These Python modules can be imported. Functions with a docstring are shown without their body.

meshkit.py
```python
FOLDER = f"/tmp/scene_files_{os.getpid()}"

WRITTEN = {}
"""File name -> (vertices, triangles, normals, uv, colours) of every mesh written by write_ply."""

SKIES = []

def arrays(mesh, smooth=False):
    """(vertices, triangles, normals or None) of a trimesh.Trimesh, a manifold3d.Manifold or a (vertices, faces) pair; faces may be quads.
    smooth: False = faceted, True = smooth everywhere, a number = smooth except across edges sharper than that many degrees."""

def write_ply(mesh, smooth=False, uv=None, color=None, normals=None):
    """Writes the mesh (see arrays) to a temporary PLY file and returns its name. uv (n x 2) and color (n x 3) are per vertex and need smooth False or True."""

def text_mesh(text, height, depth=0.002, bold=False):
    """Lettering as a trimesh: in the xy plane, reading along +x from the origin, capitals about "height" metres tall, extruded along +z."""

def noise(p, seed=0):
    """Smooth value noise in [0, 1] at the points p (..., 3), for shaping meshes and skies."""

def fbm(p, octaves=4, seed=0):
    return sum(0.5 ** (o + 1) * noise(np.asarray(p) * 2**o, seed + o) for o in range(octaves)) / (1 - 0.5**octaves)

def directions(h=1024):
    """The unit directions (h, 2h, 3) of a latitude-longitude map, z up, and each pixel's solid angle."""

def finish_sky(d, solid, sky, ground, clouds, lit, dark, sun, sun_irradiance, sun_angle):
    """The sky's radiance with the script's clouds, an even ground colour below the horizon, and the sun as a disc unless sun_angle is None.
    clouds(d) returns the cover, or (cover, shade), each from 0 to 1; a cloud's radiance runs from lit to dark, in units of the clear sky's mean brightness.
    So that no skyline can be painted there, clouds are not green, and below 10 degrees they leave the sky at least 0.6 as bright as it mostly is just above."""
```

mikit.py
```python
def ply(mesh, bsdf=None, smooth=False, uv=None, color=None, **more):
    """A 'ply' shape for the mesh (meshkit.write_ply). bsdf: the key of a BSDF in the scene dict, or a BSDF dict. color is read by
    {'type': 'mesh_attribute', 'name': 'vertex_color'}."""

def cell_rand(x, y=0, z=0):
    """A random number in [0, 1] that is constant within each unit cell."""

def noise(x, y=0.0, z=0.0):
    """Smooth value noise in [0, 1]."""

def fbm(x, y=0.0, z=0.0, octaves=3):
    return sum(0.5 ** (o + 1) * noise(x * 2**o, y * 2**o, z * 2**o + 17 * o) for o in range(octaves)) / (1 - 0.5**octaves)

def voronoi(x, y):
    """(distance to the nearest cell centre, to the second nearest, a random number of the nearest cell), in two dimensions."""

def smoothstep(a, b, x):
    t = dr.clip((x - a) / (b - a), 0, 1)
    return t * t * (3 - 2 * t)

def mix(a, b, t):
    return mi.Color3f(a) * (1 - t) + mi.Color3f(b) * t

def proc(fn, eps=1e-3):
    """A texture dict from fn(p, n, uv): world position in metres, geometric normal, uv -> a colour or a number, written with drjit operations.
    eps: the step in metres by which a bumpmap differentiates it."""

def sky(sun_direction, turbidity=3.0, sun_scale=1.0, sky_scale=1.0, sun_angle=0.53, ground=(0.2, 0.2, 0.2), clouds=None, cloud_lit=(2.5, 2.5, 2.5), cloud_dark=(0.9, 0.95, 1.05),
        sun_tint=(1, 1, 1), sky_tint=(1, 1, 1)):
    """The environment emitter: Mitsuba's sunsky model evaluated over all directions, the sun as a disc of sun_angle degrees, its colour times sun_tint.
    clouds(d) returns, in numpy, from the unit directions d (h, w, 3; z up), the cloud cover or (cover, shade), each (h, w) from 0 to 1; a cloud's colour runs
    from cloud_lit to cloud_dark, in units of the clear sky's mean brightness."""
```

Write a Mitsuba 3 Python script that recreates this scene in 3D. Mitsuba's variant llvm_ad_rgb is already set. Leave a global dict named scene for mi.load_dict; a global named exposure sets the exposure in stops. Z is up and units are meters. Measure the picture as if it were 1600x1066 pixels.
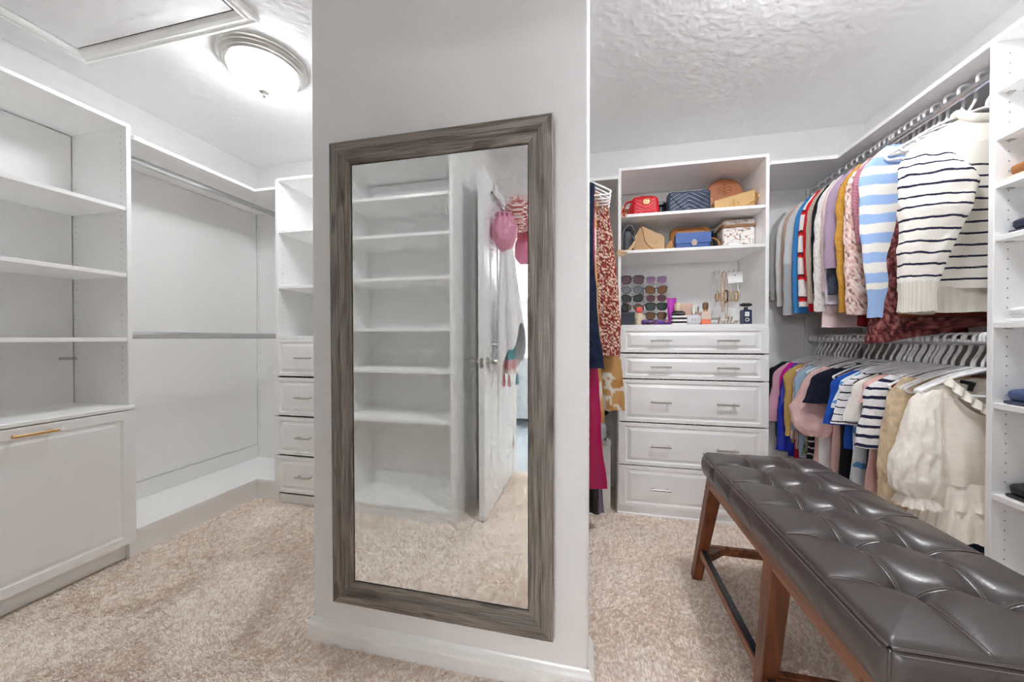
import math, random, numpy as np, trimesh, mitsuba as mi, mikit, meshkit
from mitsuba import ScalarTransform4f as T
PI = math.pi
rng = np.random.default_rng(7); random.seed(7)
scene, labels, used = {}, {}, {}

# ------------------------------------------------------------------ camera, lamps, exposure
YAW, PITCH, FPX, EYE = 0.221, -0.0088, 560.94, 1.087
d = [-math.sin(YAW)*math.cos(PITCH), math.cos(YAW)*math.cos(PITCH), math.sin(PITCH)]
scene['camera'] = {'type': 'perspective', 'fov': math.degrees(2*math.atan(800/FPX)), 'fov_axis': 'x', 'near_clip': 0.02, 'far_clip': 60.0,
                   'to_world': T().look_at(origin=[0, 0, EYE], target=[d[0], d[1], EYE+d[2]], up=[0, 0, 1])}
exposure = 2.1
DOME = (9.0, 9.25, 9.6)        # radiance of the two ceiling lamps' glass domes
DOME_R = (16.2, 16.7, 17.4)     # the same kind of lamp over the bench, above the picture's upper edge
VANITY = (30.0, 30.7, 32.0)      # bathroom light bar beyond the doorway
WINDOW = (7.0, 7.2, 7.5)         # frosted bathroom window
LAMP_L, LAMP_R = (-1.58, 1.467), (0.74, 1.18)

# ------------------------------------------------------------------ colours and materials
def lin(h):
    h = h.lstrip('#'); c = np.array([int(h[i:i+2], 16) for i in (0, 2, 4)])/255.0
    return np.where(c <= 0.04045, c/12.92, ((c+0.055)/1.055)**2.4)
def rgb(h): return {'type': 'rgb', 'value': [float(x) for x in (lin(h) if isinstance(h, str) else h)]}
def mat(key, base, rough=0.5, spec=0.5, metallic=0.0, bump=None, bscale=1.0, **kw):
    b = {'type': 'principled', 'base_color': base if isinstance(base, dict) else rgb(base), 'roughness': rough, 'specular': spec, 'metallic': metallic, **kw}
    if bump is not None: b = {'type': 'bumpmap', 'arbitrary': bump, 'scale': bscale, 'bsdf': b}
    scene[key] = {'type': 'twosided', 'bsdf': b}
    return key
_plain = {}
def plain(h, rough=0.5, metallic=0.0, spec=0.5, cc=0.0):
    k = (h, rough, metallic, spec, cc)
    if k not in _plain:
        _plain[k] = mat('plain_%d' % len(_plain), h, rough, spec, metallic, **({'clearcoat': cc, 'clearcoat_gloss': .9} if cc else {}))
    return _plain[k]
nz, fb, ss = mikit.noise, mikit.fbm, mikit.smoothstep
def mx(a, b, t):
    f = lambda c: c if isinstance(c, mi.Color3f) else mi.Color3f(float(c[0]), float(c[1]), float(c[2]))
    return f(a)*(1-t)+f(b)*t
MEL = mat('white_melamine', '#f0f0ef', 0.3)
BACKP = mat('white_back_panel', '#ebebea', 0.45)
TRIM = mat('white_trim_paint', '#f0f0ee', 0.3)
DOORP = mat('white_door_paint', '#e6e7e7', 0.35)
def wall_bump(p, n, uv): return fb(p.x*90, p.y*90, p.z*90, 2)
WALL = mat('wall_paint', '#e6e5e4', 0.6, 0.3, bump=mikit.proc(wall_bump, 2e-3), bscale=0.0012)
def ceil_bump(p, n, uv):
    a = fb(p.x*34+3*nz(p.x*20, p.y*20), p.y*34, p.z*3, 3)
    return ss(0.42, 0.60, a)
CEIL = mat('ceiling_texture', '#e8e8e8', 0.8, 0.2, bump=mikit.proc(ceil_bump, 4e-3), bscale=0.0012)
def carpet_col(p, n, uv):
    a = nz(p.x*160, p.y*160); b = fb(p.x*2.2, p.y*2.2, 0, 3); c = fb(p.x*28, p.y*28, 1, 2)
    return mx(lin('#bfa995'), lin('#e9dccf'), dr_clip(0.15+0.45*a+0.5*(b-0.5)+0.5*c))
import drjit as dr
def dr_clip(x): return dr.clip(x, 0, 1)
CARP = mat('carpet_backing', mikit.proc(carpet_col), 0.95, 0.1)
NICK = mat('brushed_nickel', '#c9c6c0', 0.32, 0.5, 1.0)
CHROME = mat('polished_chrome', '#d9d9da', 0.16, 0.5, 1.0)
GOLD = mat('brushed_gold', '#d9b27c', 0.3, 0.5, 1.0)
DARK = plain('#55534f', 0.8)
HANG = plain('#fbfbfc', 0.35)
VC = {'type': 'mesh_attribute', 'name': 'vertex_color'}
def cloth_bump(p, n, uv): return nz(p.x*420, p.y*420, p.z*420)
FAB = mat('woven_fabric', VC, 0.85, 0.25, sheen=0.3)
KNIT = mat('knitted_fabric', VC, 0.95, 0.15, bump=mikit.proc(cloth_bump, 1e-3), bscale=0.0016, sheen=0.5)
SATIN = mat('satin_fabric', VC, 0.4, 0.5, sheen=0.2)
LEATH = mat('coloured_leather', VC, 0.42, 0.5)
def leather_bump(p, n, uv): return fb(p.x*260, p.y*260, p.z*260, 2)
BENCHL = mat('dark_bench_leather', '#393130', 0.37, 1.0, bump=mikit.proc(leather_bump, 1e-3), bscale=0.0004, clearcoat=.7, clearcoat_gloss=.7)
def wood_col(p, n, uv):
    g = fb(p.x*55+2*nz(p.x*6, p.y*6, p.z*2), p.y*55, p.z*4, 3)
    return mx(lin('#472718'), lin('#7a4629'), ss(0.2, 0.8, g))
def wood_col_y(p, n, uv):
    g = fb(p.x*55+2*nz(p.x*6, p.y*2, p.z*6), p.y*4, p.z*55, 3)
    return mx(lin('#5a3420'), lin('#8a5636'), ss(0.2, 0.8, g))
WOOD = mat('walnut_stained_wood', mikit.proc(wood_col), 0.38, 0.5)
WOODY = mat('walnut_rail_wood', mikit.proc(wood_col_y), 0.36, 0.5)
def frame_col(p, n, uv):
    u, v = uv.x, uv.y
    w = nz(u*30, v*5, 3)
    g = fb(u*105+3.2*w, v*4, 0, 3); f = nz(u*700, v*16, 2)
    k = ss(0.66, 0.78, fb(u*26, v*7, 5, 2))
    c = mx(lin('#544d46'), lin('#968e85'), ss(0.12, 0.88, 0.65*g+0.35*f))
    return mx(c, lin('#453a33'), 0.7*k)
def frame_bump(p, n, uv): return fb(uv.x*170, uv.y*6, 0, 2)
FRAME = mat('weathered_grey_wood', mikit.proc(frame_col), 0.55, 0.35, bump=mikit.proc(frame_bump, 1e-3), bscale=0.0006)
scene['mirror_silver'] = {'type': 'conductor', 'material': 'none', 'specular_reflectance': {'type': 'rgb', 'value': [0.93, 0.945, 0.935]}}
scene['clear_acrylic'] = {'type': 'thindielectric', 'int_ior': 1.45}
scene['clear_glass'] = {'type': 'dielectric', 'int_ior': 1.5, 'ext_ior': 1.0}

# ------------------------------------------------------------------ scene helpers
def uniq(key):
    n = used.get(key, 0); used[key] = n+1
    return key if n == 0 else '%s_%03d' % (key, n)
def thing(name, label, cat, group=None):
    k = uniq(name); labels[k] = {'label': label, 'category': cat}
    if group: labels[k]['group'] = group
    return k
def put(name, mesh, bsdf, parent=None, smooth=False, uv=None, color=None, label=None, cat=None, group=None, kind=None, **more):
    k = uniq((parent+'__' if parent else '')+name)
    scene[k] = mesh if isinstance(mesh, dict) else mikit.ply(mesh, bsdf, smooth=smooth, uv=uv, color=color, **more)
    L = {a: b for a, b in (('label', label), ('category', cat), ('group', group), ('kind', kind)) if b}
    if L: labels[k] = L
    return k
def struct(name, mesh, bsdf, label=None, **kw): return put(name, mesh, bsdf, kind='structure', label=label, **kw)
cat_m = trimesh.util.concatenate
def bx(x0, x1, y0, y1, z0, z1):
    m = trimesh.creation.box((x1-x0, y1-y0, z1-z0)); m.apply_translation(((x0+x1)/2, (y0+y1)/2, (z0+z1)/2)); return m
def cb(x0, x1, y0, y1, z0, z1, c=0.0015):
    "a box with chamfered edges"
    h = np.array([x1-x0, y1-y0, z1-z0])/2; c = min(c, h.min()*0.6); P = []
    for sx in (-1, 1):
        for sy in (-1, 1):
            for sz in (-1, 1):
                s = np.array([sx, sy, sz])
                for k in range(3):
                    e = h-c; e = e.copy(); e[k] = h[k]; P.append(s*e)
    m = trimesh.convex.convex_hull(np.array(P)); m.apply_translation(((x0+x1)/2, (y0+y1)/2, (z0+z1)/2)); return m
def rot(m, ang, axis=(0, 0, 1), at=(0, 0, 0)):
    m = m.copy(); m.apply_transform(trimesh.transformations.rotation_matrix(ang, axis, at)); return m
def mv(m, x=0, y=0, z=0):
    m = m.copy(); m.apply_translation((x, y, z)); return m
def tube(pts, r, sides=8, closed=False):
    p = np.asarray(pts, float); n = len(p); r = np.broadcast_to(r, (n,))
    t = np.roll(p, -1, 0)-np.roll(p, 1, 0) if closed else np.gradient(p, axis=0)
    t /= np.linalg.norm(t, axis=1, keepdims=True)+1e-12
    a = np.cross(t[0], [0, 0, 1.0]);
    if np.linalg.norm(a) < 0.1: a = np.cross(t[0], [1.0, 0, 0])
    A = []
    for i in range(n):
        a = a-t[i]*np.dot(a, t[i]); a /= np.linalg.norm(a)+1e-12; A.append(a)
    A = np.array(A); B = np.cross(t, A); g = np.arange(sides)*2*PI/sides
    v = (p[:, None]+r[:, None, None]*(np.cos(g)[None, :, None]*A[:, None]+np.sin(g)[None, :, None]*B[:, None])).reshape(-1, 3)
    F = []
    for i in range(n if closed else n-1):
        for j in range(sides):
            q = [i*sides+j, i*sides+(j+1) % sides, ((i+1) % n)*sides+(j+1) % sides, ((i+1) % n)*sides+j]
            F += [[q[0], q[1], q[2]], [q[0], q[2], q[3]]]
    if not closed:
        for base, flip in ((0, 1), ((n-1)*sides, 0)):
            for j in range(1, sides-1):
                F.append([base, base+j+1, base+j] if flip else [base, base+j, base+j+1])
    return trimesh.Trimesh(v, np.array(F), process=False)
def cr(pts, n=8, closed=False):
    "Catmull-Rom through the points"
    p = np.asarray(pts, float); m = len(p)
    if closed: q = np.vstack([p[-1], p, p[0], p[1]]); segs = m
    else: q = np.vstack([2*p[0]-p[1], p, 2*p[-1]-p[-2]]); segs = m-1
    out = []
    for i in range(segs):
        a, b, c, e = q[i], q[i+1], q[i+2], q[i+3]
        for t in np.arange(n)/n:
            out.append(0.5*(2*b+(c-a)*t+(2*a-5*b+4*c-e)*t*t+(3*b-a-3*c+e)*t**3))
    if not closed: out.append(p[-1])
    return np.array(out)
def lathe(prof, n=32, at=(0, 0, 0), axis='z'):
    m = trimesh.creation.revolve(np.array(prof, float), sections=n)
    if axis == 'y': m = rot(m, -PI/2, (1, 0, 0))
    if axis == 'x': m = rot(m, PI/2, (0, 1, 0))
    m.apply_translation(at); return m
def ext(poly, h, axis='z'):
    "polygon (list of points or shapely) extruded along an axis; axis y: points are (x,z); axis x: points are (y,z)"
    import shapely.geometry as sg
    pg = poly if hasattr(poly, 'exterior') else sg.Polygon(poly)
    m = trimesh.creation.extrude_polygon(pg, h, engine='earcut')
    v = np.array(m.vertices)
    if axis == 'y': m = trimesh.Trimesh(np.c_[v[:, 0], v[:, 2], v[:, 1]], m.faces[:, ::-1], process=False)
    if axis == 'x': m = trimesh.Trimesh(np.c_[v[:, 2], v[:, 0], v[:, 1]], m.faces, process=False)
    return m
def rounded_rect(x0, x1, z0, z1, r, n=6):
    P = []
    for cx, cz, a0 in ((x1-r, z1-r, 0), (x0+r, z1-r, PI/2), (x0+r, z0+r, PI), (x1-r, z0+r, 1.5*PI)):
        for i in range(n+1): P.append((cx+r*math.cos(a0+i*PI/2/n), cz+r*math.sin(a0+i*PI/2/n)))
    return P
def soft_box(dims, r, n=10, push=None):
    "rounded box centred at the origin; push(v) may reshape it"
    h = np.array(dims)/2; V, F = [], []; off = 0
    for ax in range(3):
        for s in (-1, 1):
            u, w = [(1, 2), (2, 0), (0, 1)][ax]
            g = np.linspace(-1, 1, n+1); A, B = np.meshgrid(g, g, indexing='ij')
            q = np.zeros((n+1, n+1, 3)); q[..., ax] = s*h[ax]; q[..., u] = A*h[u]; q[..., w] = B*h[w]
            V.append(q.reshape(-1, 3)); i, j = np.meshgrid(np.arange(n), np.arange(n), indexing='ij')
            k = (i*(n+1)+j).ravel(); f = np.stack([k, k+n+1, k+n+2, k+1], -1)
            if s < 0: f = f[:, ::-1]
            F.append(np.vstack([f[:, [0, 1, 2]], f[:, [0, 2, 3]]])+off); off += (n+1)**2
    v = np.vstack(V); r = min(r, h.min()); c = np.clip(v, -(h-r), h-r); dd = v-c
    v = c+r*dd/(np.linalg.norm(dd, axis=1, keepdims=True)+1e-12)
    if push is not None: v = push(v)
    m = trimesh.Trimesh(v, np.vstack(F)); m.merge_vertices(); return m
def one(m, h):
    "one colour per vertex"
    return np.tile(lin(h) if isinstance(h, str) else h, (len(m.vertices), 1))
def smooth_put(name, m, bsdf, parent=None, color=None, **kw):
    return put(name, m, bsdf, parent, smooth=True, color=None if color is None else (one(m, color) if isinstance(color, str) else color), **kw)

# ------------------------------------------------------------------ the setting
ZC = 2.44
XL, XR = -2.61, 1.67
YL, YR = 2.353, 2.71         # far walls of the left and right side
PY0, PY1, PX0, PX1 = 1.1027, 1.225, -0.986, -0.0106   # the mirror wall
SX0, SX1 = -0.46, -0.34      # the wall running back behind it
YD = -0.555                  # doorway wall
struct('floor', bx(XL-.1, XR+.1, YD-.06, YR+.1, -0.06, 0.0), CARP)
def ceiling_mesh():
    s = .0095; gx, gy = np.arange(XL-.02, XR+.03, s), np.arange(.55, YR+.03, s); X, Y = np.meshgrid(gx, gy, indexing='ij')
    p = np.stack([X, Y, 0*X], -1); n = meshkit.fbm(p*np.array([66, 66, 1])+meshkit.noise(p*25, 5)[..., None]*1.2, 3, 2)
    Z = ZC+.0004-.0017*np.clip((n-.46)/.14, 0, 1)
    V = np.c_[X.ravel(), Y.ravel(), Z.ravel()]; i, j = np.meshgrid(np.arange(len(gx)-1), np.arange(len(gy)-1), indexing='ij'); k = (i*len(gy)+j).ravel(); m = len(gy)
    return trimesh.Trimesh(V, np.vstack([np.stack([k, k+m+1, k+m], -1), np.stack([k, k+1, k+m+1], -1)]), process=False)
c_ = struct('ceiling', bx(XL-.1, XR+.1, YD-.11, YR+.1, ZC+.0006, ZC+0.06), CEIL)
put('knockdown_texture', ceiling_mesh(), CEIL, c_, smooth=True)
struct('wall_left', bx(XL-.1, XL, -0.15, YR+.1, 0, ZC), WALL)
struct('wall_back_left', bx(XL, SX0, YL, YL+.1, 0, ZC), WALL)
struct('wall_back_right', bx(SX1, XR, YR, YR+.1, 0, ZC), WALL)
struct('wall_right', bx(XR, XR+.1, YD, YR+.1, 0, ZC), WALL)
import shapely.geometry as sg
pier = sg.Polygon(rounded_rect(PX0, PX1, PY0, PY1, 0.012, 4))
struct('wall_partition', ext(pier, ZC), WALL, smooth=30)
struct('wall_spine', bx(SX0, SX1, PY1-.001, YR, 0, ZC), WALL)
struct('wall_rear_left', bx(XL, -0.739, -0.15, -0.045, 0, ZC), WALL)
struct('wall_rear_jog', bx(-0.80, -0.739, YD-.11, -0.15, 0, ZC), WALL)
DX0, DX1, DZ = -0.602, 0.18, 2.055
struct('wall_doorway_left', bx(-0.739, DX0, YD-.11, YD, 0, ZC), WALL)
struct('wall_doorway_right', bx(DX1, XR+.1, YD-.11, YD, 0, ZC), WALL)
struct('wall_doorway_header', bx(DX0, DX1, YD-.11, YD, DZ, ZC), WALL)
for s, x0, x1 in ((0, DX0-.055, DX0-.001), (1, DX1+.001, DX1+.06)):
    struct('trim_%d' % (s+1), cb(x0, x1, YD, YD+.014, 0, DZ+.06, .004), TRIM)
struct('trim_3', cb(DX0-.001, DX1+.001, YD, YD+.014, DZ+.001, DZ+.06, .004), TRIM)
# baseboard round the mirror wall: one profile swept around its plan
BP = [(0, 0), (.016, 0), (.016, .046), (.0095, .049), (.0095, .054), (.0145, .057), (.0145, .063), (.0075, .069), (.0055, .078), (.002, .083), (0, .083)]
def baseboard(pts, closed):
    "profile (out, up) along plan points, outward on the right-hand side of travel"
    p = np.array(pts, float); n = len(p); V = []
    for i in range(n):
        a = p[i]-p[i-1] if (closed or i) else p[1]-p[0]; b = p[(i+1) % n]-p[i] if (closed or i < n-1) else p[i]-p[i-1]
        na, nb = (np.array([q[1], -q[0]])/np.linalg.norm(q) for q in (a, b)); m = na+nb; m = m/np.dot(m, na)
        V.append([[*(p[i]+m*o), z] for o, z in BP])
    V = np.array(V); k = len(BP); F = []
    for i in range(n if closed else n-1):
        for j in range(k-1):
            a, b = i*k+j, ((i+1) % n)*k+j; F += [[a, b, b+1], [a, b+1, a+1]]
    return trimesh.Trimesh(V.reshape(-1, 3), F, process=False)
struct('baseboard_partition', baseboard([(SX0, PY1), (PX0, PY1), (PX0, PY0), (PX1, PY0), (PX1, PY1), (SX1, PY1)], False), TRIM)
struct('baseboard_jog', baseboard([(-0.739, YD), (-0.739, -0.046)][::-1][::-1], False), TRIM)
# bathroom beyond the doorway
def tile_col(p, n, uv):
    gx, gy = p.x/0.30, p.y/0.15
    f = dr.minimum(dr.abs(gx-dr.floor(gx)-0.5), dr.abs(gy-dr.floor(gy)-0.5))
    return mx(lin('#9aa3a8'), lin('#c2c9cc'), fb(p.x*3, p.y*20, 0, 2))
TILE = mat('bathroom_tile', mikit.proc(tile_col), 0.12, 0.6)
GROUT = plain('#b9bcbb', .8)
BY0, BY1, BX0, BX1 = -2.45, YD-.11, -2.0, 1.3
struct('floor_bathroom', bx(BX0, BX1, BY0, YD-.06, -0.06, -0.004), GROUT)
tl = bx(-.148, .148, -.148, .148, -.004, 0.0)
tply = mikit.ply(tl, TILE)
for i in range(11):
    for j in range(6):
        put('tile', {**tply, 'to_world': T().translate([BX0+.15+.3*i, BY1-.1-.3*j, 0])}, None, 'floor_bathroom')
struct('wall_bathroom_far', bx(BX0-.1, BX1+.1, BY0-.1, BY0, 0, ZC), WALL)
struct('wall_bathroom_left', bx(BX0-.1, BX0, BY0, BY1, 0, ZC), WALL)
struct('wall_bathroom_right', bx(BX1, BX1+.1, BY0, BY1, 0, ZC), WALL)
struct('wall_bathroom_near', bx(BX0, -0.80, BY1-.001, BY1+.1, 0, ZC), WALL)
struct('ceiling_bathroom', bx(BX0-.1, BX1+.1, BY0-.1, BY1, ZC, ZC+.06), CEIL)
w = struct('window_1', cat_m([cb(-1.16, -1.10, BY0, BY0+.03, 1.52, 2.16), cb(-.62, -.56, BY0, BY0+.03, 1.52, 2.16), cb(-1.10, -.62, BY0, BY0+.03, 1.52, 1.58), cb(-1.10, -.62, BY0, BY0+.03, 2.10, 2.16)]), TRIM)
put('pane', bx(-1.10, -.62, BY0+.004, BY0+.012, 1.58, 2.10), plain('#ffffff', .5), w, emitter={'type': 'area', 'radiance': rgb(WINDOW), 'sampling_weight': .12})
v = thing('vanity_light', 'chrome bathroom light bar with three frosted globes seen past the doorway', 'light')
put('bar', cb(-.50, .10, BY0, BY0+.03, 2.04, 2.12, .006), CHROME, v)
put('globes', cat_m([mv(trimesh.creation.icosphere(2, .055), -.40+.2*i, BY0+.10, 2.08) for i in range(3)]), plain('#ffffff', .4), v, smooth=True, kind='stuff', emitter={'type': 'area', 'radiance': rgb(VANITY), 'sampling_weight': .35})
bc = thing('bathroom_vanity', 'pale grey bathroom vanity cabinet glimpsed in the mirror beyond the doorway', 'cabinet')
put('body', cb(-1.4, -.62, BY0+.002, BY0+.5, .1, .80), plain('#cfd1d0', .4), bc)
put('countertop', cb(-1.42, -.60, BY0+.002, BY0+.52, .80, .835, .004), plain('#f2f2f0', .2), bc)
for i in range(3): put('drawer', cb(-1.38, -.64, BY0+.5, BY0+.515, .14+.22*i, .34+.22*i, .004), plain('#c4c7c7', .4), bc)

# attic hatch in the ceiling
h = thing('attic_hatch', 'white moulded frame around the square attic hatch in the ceiling', 'hatch')
HX0, HX1, HY0, HY1 = -2.405, -1.378, 0.60, 1.263
HP = [(0, 0), (0, -.020), (.010, -.022), (.016, -.016), (.026, -.015), (.034, -.022), (.048, -.017), (.056, -.010), (.060, 0)]
def mitre_frame(x0, x1, y0, y1, prof, side):
    k = len(prof); V = []
    for o, z in prof:
        c = [(x0+o, y0+o), (x1-o, y0+o), (x1-o, y1-o), (x0+o, y1-o)]
        a, b = c[side], c[(side+1) % 4]; V += [[a[0], a[1], ZC+z], [b[0], b[1], ZC+z]]
    F = []
    for j in range(k-1): F += [[2*j, 2*j+1, 2*j+3], [2*j, 2*j+3, 2*j+2]]
    return trimesh.Trimesh(V, F, process=False)
for s in range(4): put('moulding', mitre_frame(HX0, HX1, HY0, HY1, HP, s), TRIM, h)
put('panel', bx(HX0+.068, HX1-.068, HY0+.068, HY1-.068, ZC-.008, ZC-.0005), CEIL, h)
put('gap', bx(HX0+.058, HX1-.058, HY0+.058, HY1-.058, ZC-.003, ZC-.0006), plain('#6b6a68', .9), h)

# ceiling lamps
def dome_lamp(x, y, rad, label):
    L = thing('ceiling_light', label, 'ceiling light')
    put('base_ring', lathe([(0, 0), (.186, 0), (.190, -.006), (.188, -.014), (.181, -.020), (.181, -.026), (.172, -.036), (.165, -.038), (.160, -.046), (.150, -.048), (.146, -.040), (0, -.040)], 64, (x, y, ZC)), NICK, L, smooth=30)
    pr = [(.148*math.cos(a), -.042-.100*math.sin(a)) for a in np.linspace(0, PI/2, 22)]
    dm = lathe([(max(r, 0), z) for r, z in pr], 64, (x, y, ZC))
    if (dm.face_normals[:, 2].mean()) > 0: dm.invert()
    put('glass_dome', dm, plain('#ffffff', .3), L, smooth=True, emitter={'type': 'area', 'radiance': rgb(rad)})
    put('finial', lathe([(0, -.1405), (.021, -.141), (.022, -.146), (.014, -.150), (.006, -.152), (.005, -.157), (.009, -.162), (.007, -.168), (0, -.170)], 24, (x, y, ZC)), NICK, L, smooth=30)
dome_lamp(*LAMP_L, DOME, 'lit flush mount ceiling light with nickel ring on the left ceiling')
dome_lamp(*LAMP_R, DOME_R, 'lit flush mount ceiling light above the leather bench')

# ------------------------------------------------------------------ carpet pile
def carpet():
    cells = []
    for x0, x1, y0, y1 in ((-2.219, SX0, .25, 1.980), (SX0, 0.1, .25, PY0), (SX1, 1.285, .85, 2.30), (-.8, -.1, -.55, .25)):
        s = 0.0062; gx, gy = np.meshgrid(np.arange(x0, x1, s), np.arange(y0, y1, s)); cells.append(np.c_[gx.ravel(), gy.ravel()])
    P = np.vstack(cells); P += rng.uniform(-.0035, .0035, P.shape)
    inside = (P[:, 0] > PX0-.014) & (P[:, 0] < PX1+.014) & (P[:, 1] > PY0-.014) & (P[:, 1] < PY1)
    P = P[~inside]; n = len(P)
    q3 = np.c_[P*2.6, np.zeros(n)]
    flow = meshkit.fbm(q3, 3, 4)*2*PI*1.6; lean = 0.0045*(0.4+meshkit.noise(np.c_[P*55, np.zeros(n)], 9))
    patch = meshkit.fbm(np.c_[P*np.array([1.6, 3.2]), np.zeros(n)], 3, 11)
    ca, sa = math.cos(.9), math.sin(.9); Q = np.c_[P[:, 0]*ca+P[:, 1]*sa, -P[:, 0]*sa+P[:, 1]*ca]
    clump = np.clip(meshkit.noise(np.c_[Q*np.array([78, 150]), np.zeros(n)], 3)*.7+.3*meshkit.noise(np.c_[P*150, np.zeros(n)], 8), 0, 1)
    clump = np.clip((clump-.5)*1.35+.58, 0, 1)
    hgt = .0035+.0065*clump+rng.uniform(0, .002, n)
    tip = np.c_[P[:, 0]+lean*np.cos(flow)+rng.normal(0, .002, n), P[:, 1]+lean*np.sin(flow)+rng.normal(0, .002, n), hgt]
    a0 = rng.uniform(0, 2*PI, n); r = rng.uniform(.0036, .0056, n); V = np.zeros((n, 4, 3)); V[:, 3] = tip
    for k in range(3):
        V[:, k, 0] = P[:, 0]+r*np.cos(a0+k*2*PI/3); V[:, k, 1] = P[:, 1]+r*np.sin(a0+k*2*PI/3); V[:, k, 2] = 0.0005
    b = np.arange(n)[:, None, None]*4
    F = (b+np.array([[0, 1, 3], [1, 2, 3], [2, 0, 3]])[None]).reshape(-1, 3)
    t = np.clip(.05+.28*(patch-.5)+1.0*clump+rng.normal(0, .12, n), 0, 1)[:, None]
    c = lin('#ccb6a3')*(1-t)+lin('#fff8f0')*t
    C = np.repeat(c[:, None], 4, 1); C[:, :3] *= 1.0
    return trimesh.Trimesh(V.reshape(-1, 3), F, process=False), C.reshape(-1, 3)
cm, cc = carpet()
PILE = mat('carpet_yarn', VC, 0.95, 0.1)
put('carpet_pile', cm, PILE, smooth=True, color=cc, kind='stuff', label='beige cut pile carpet covering the closet floor', cat='carpet')

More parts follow.
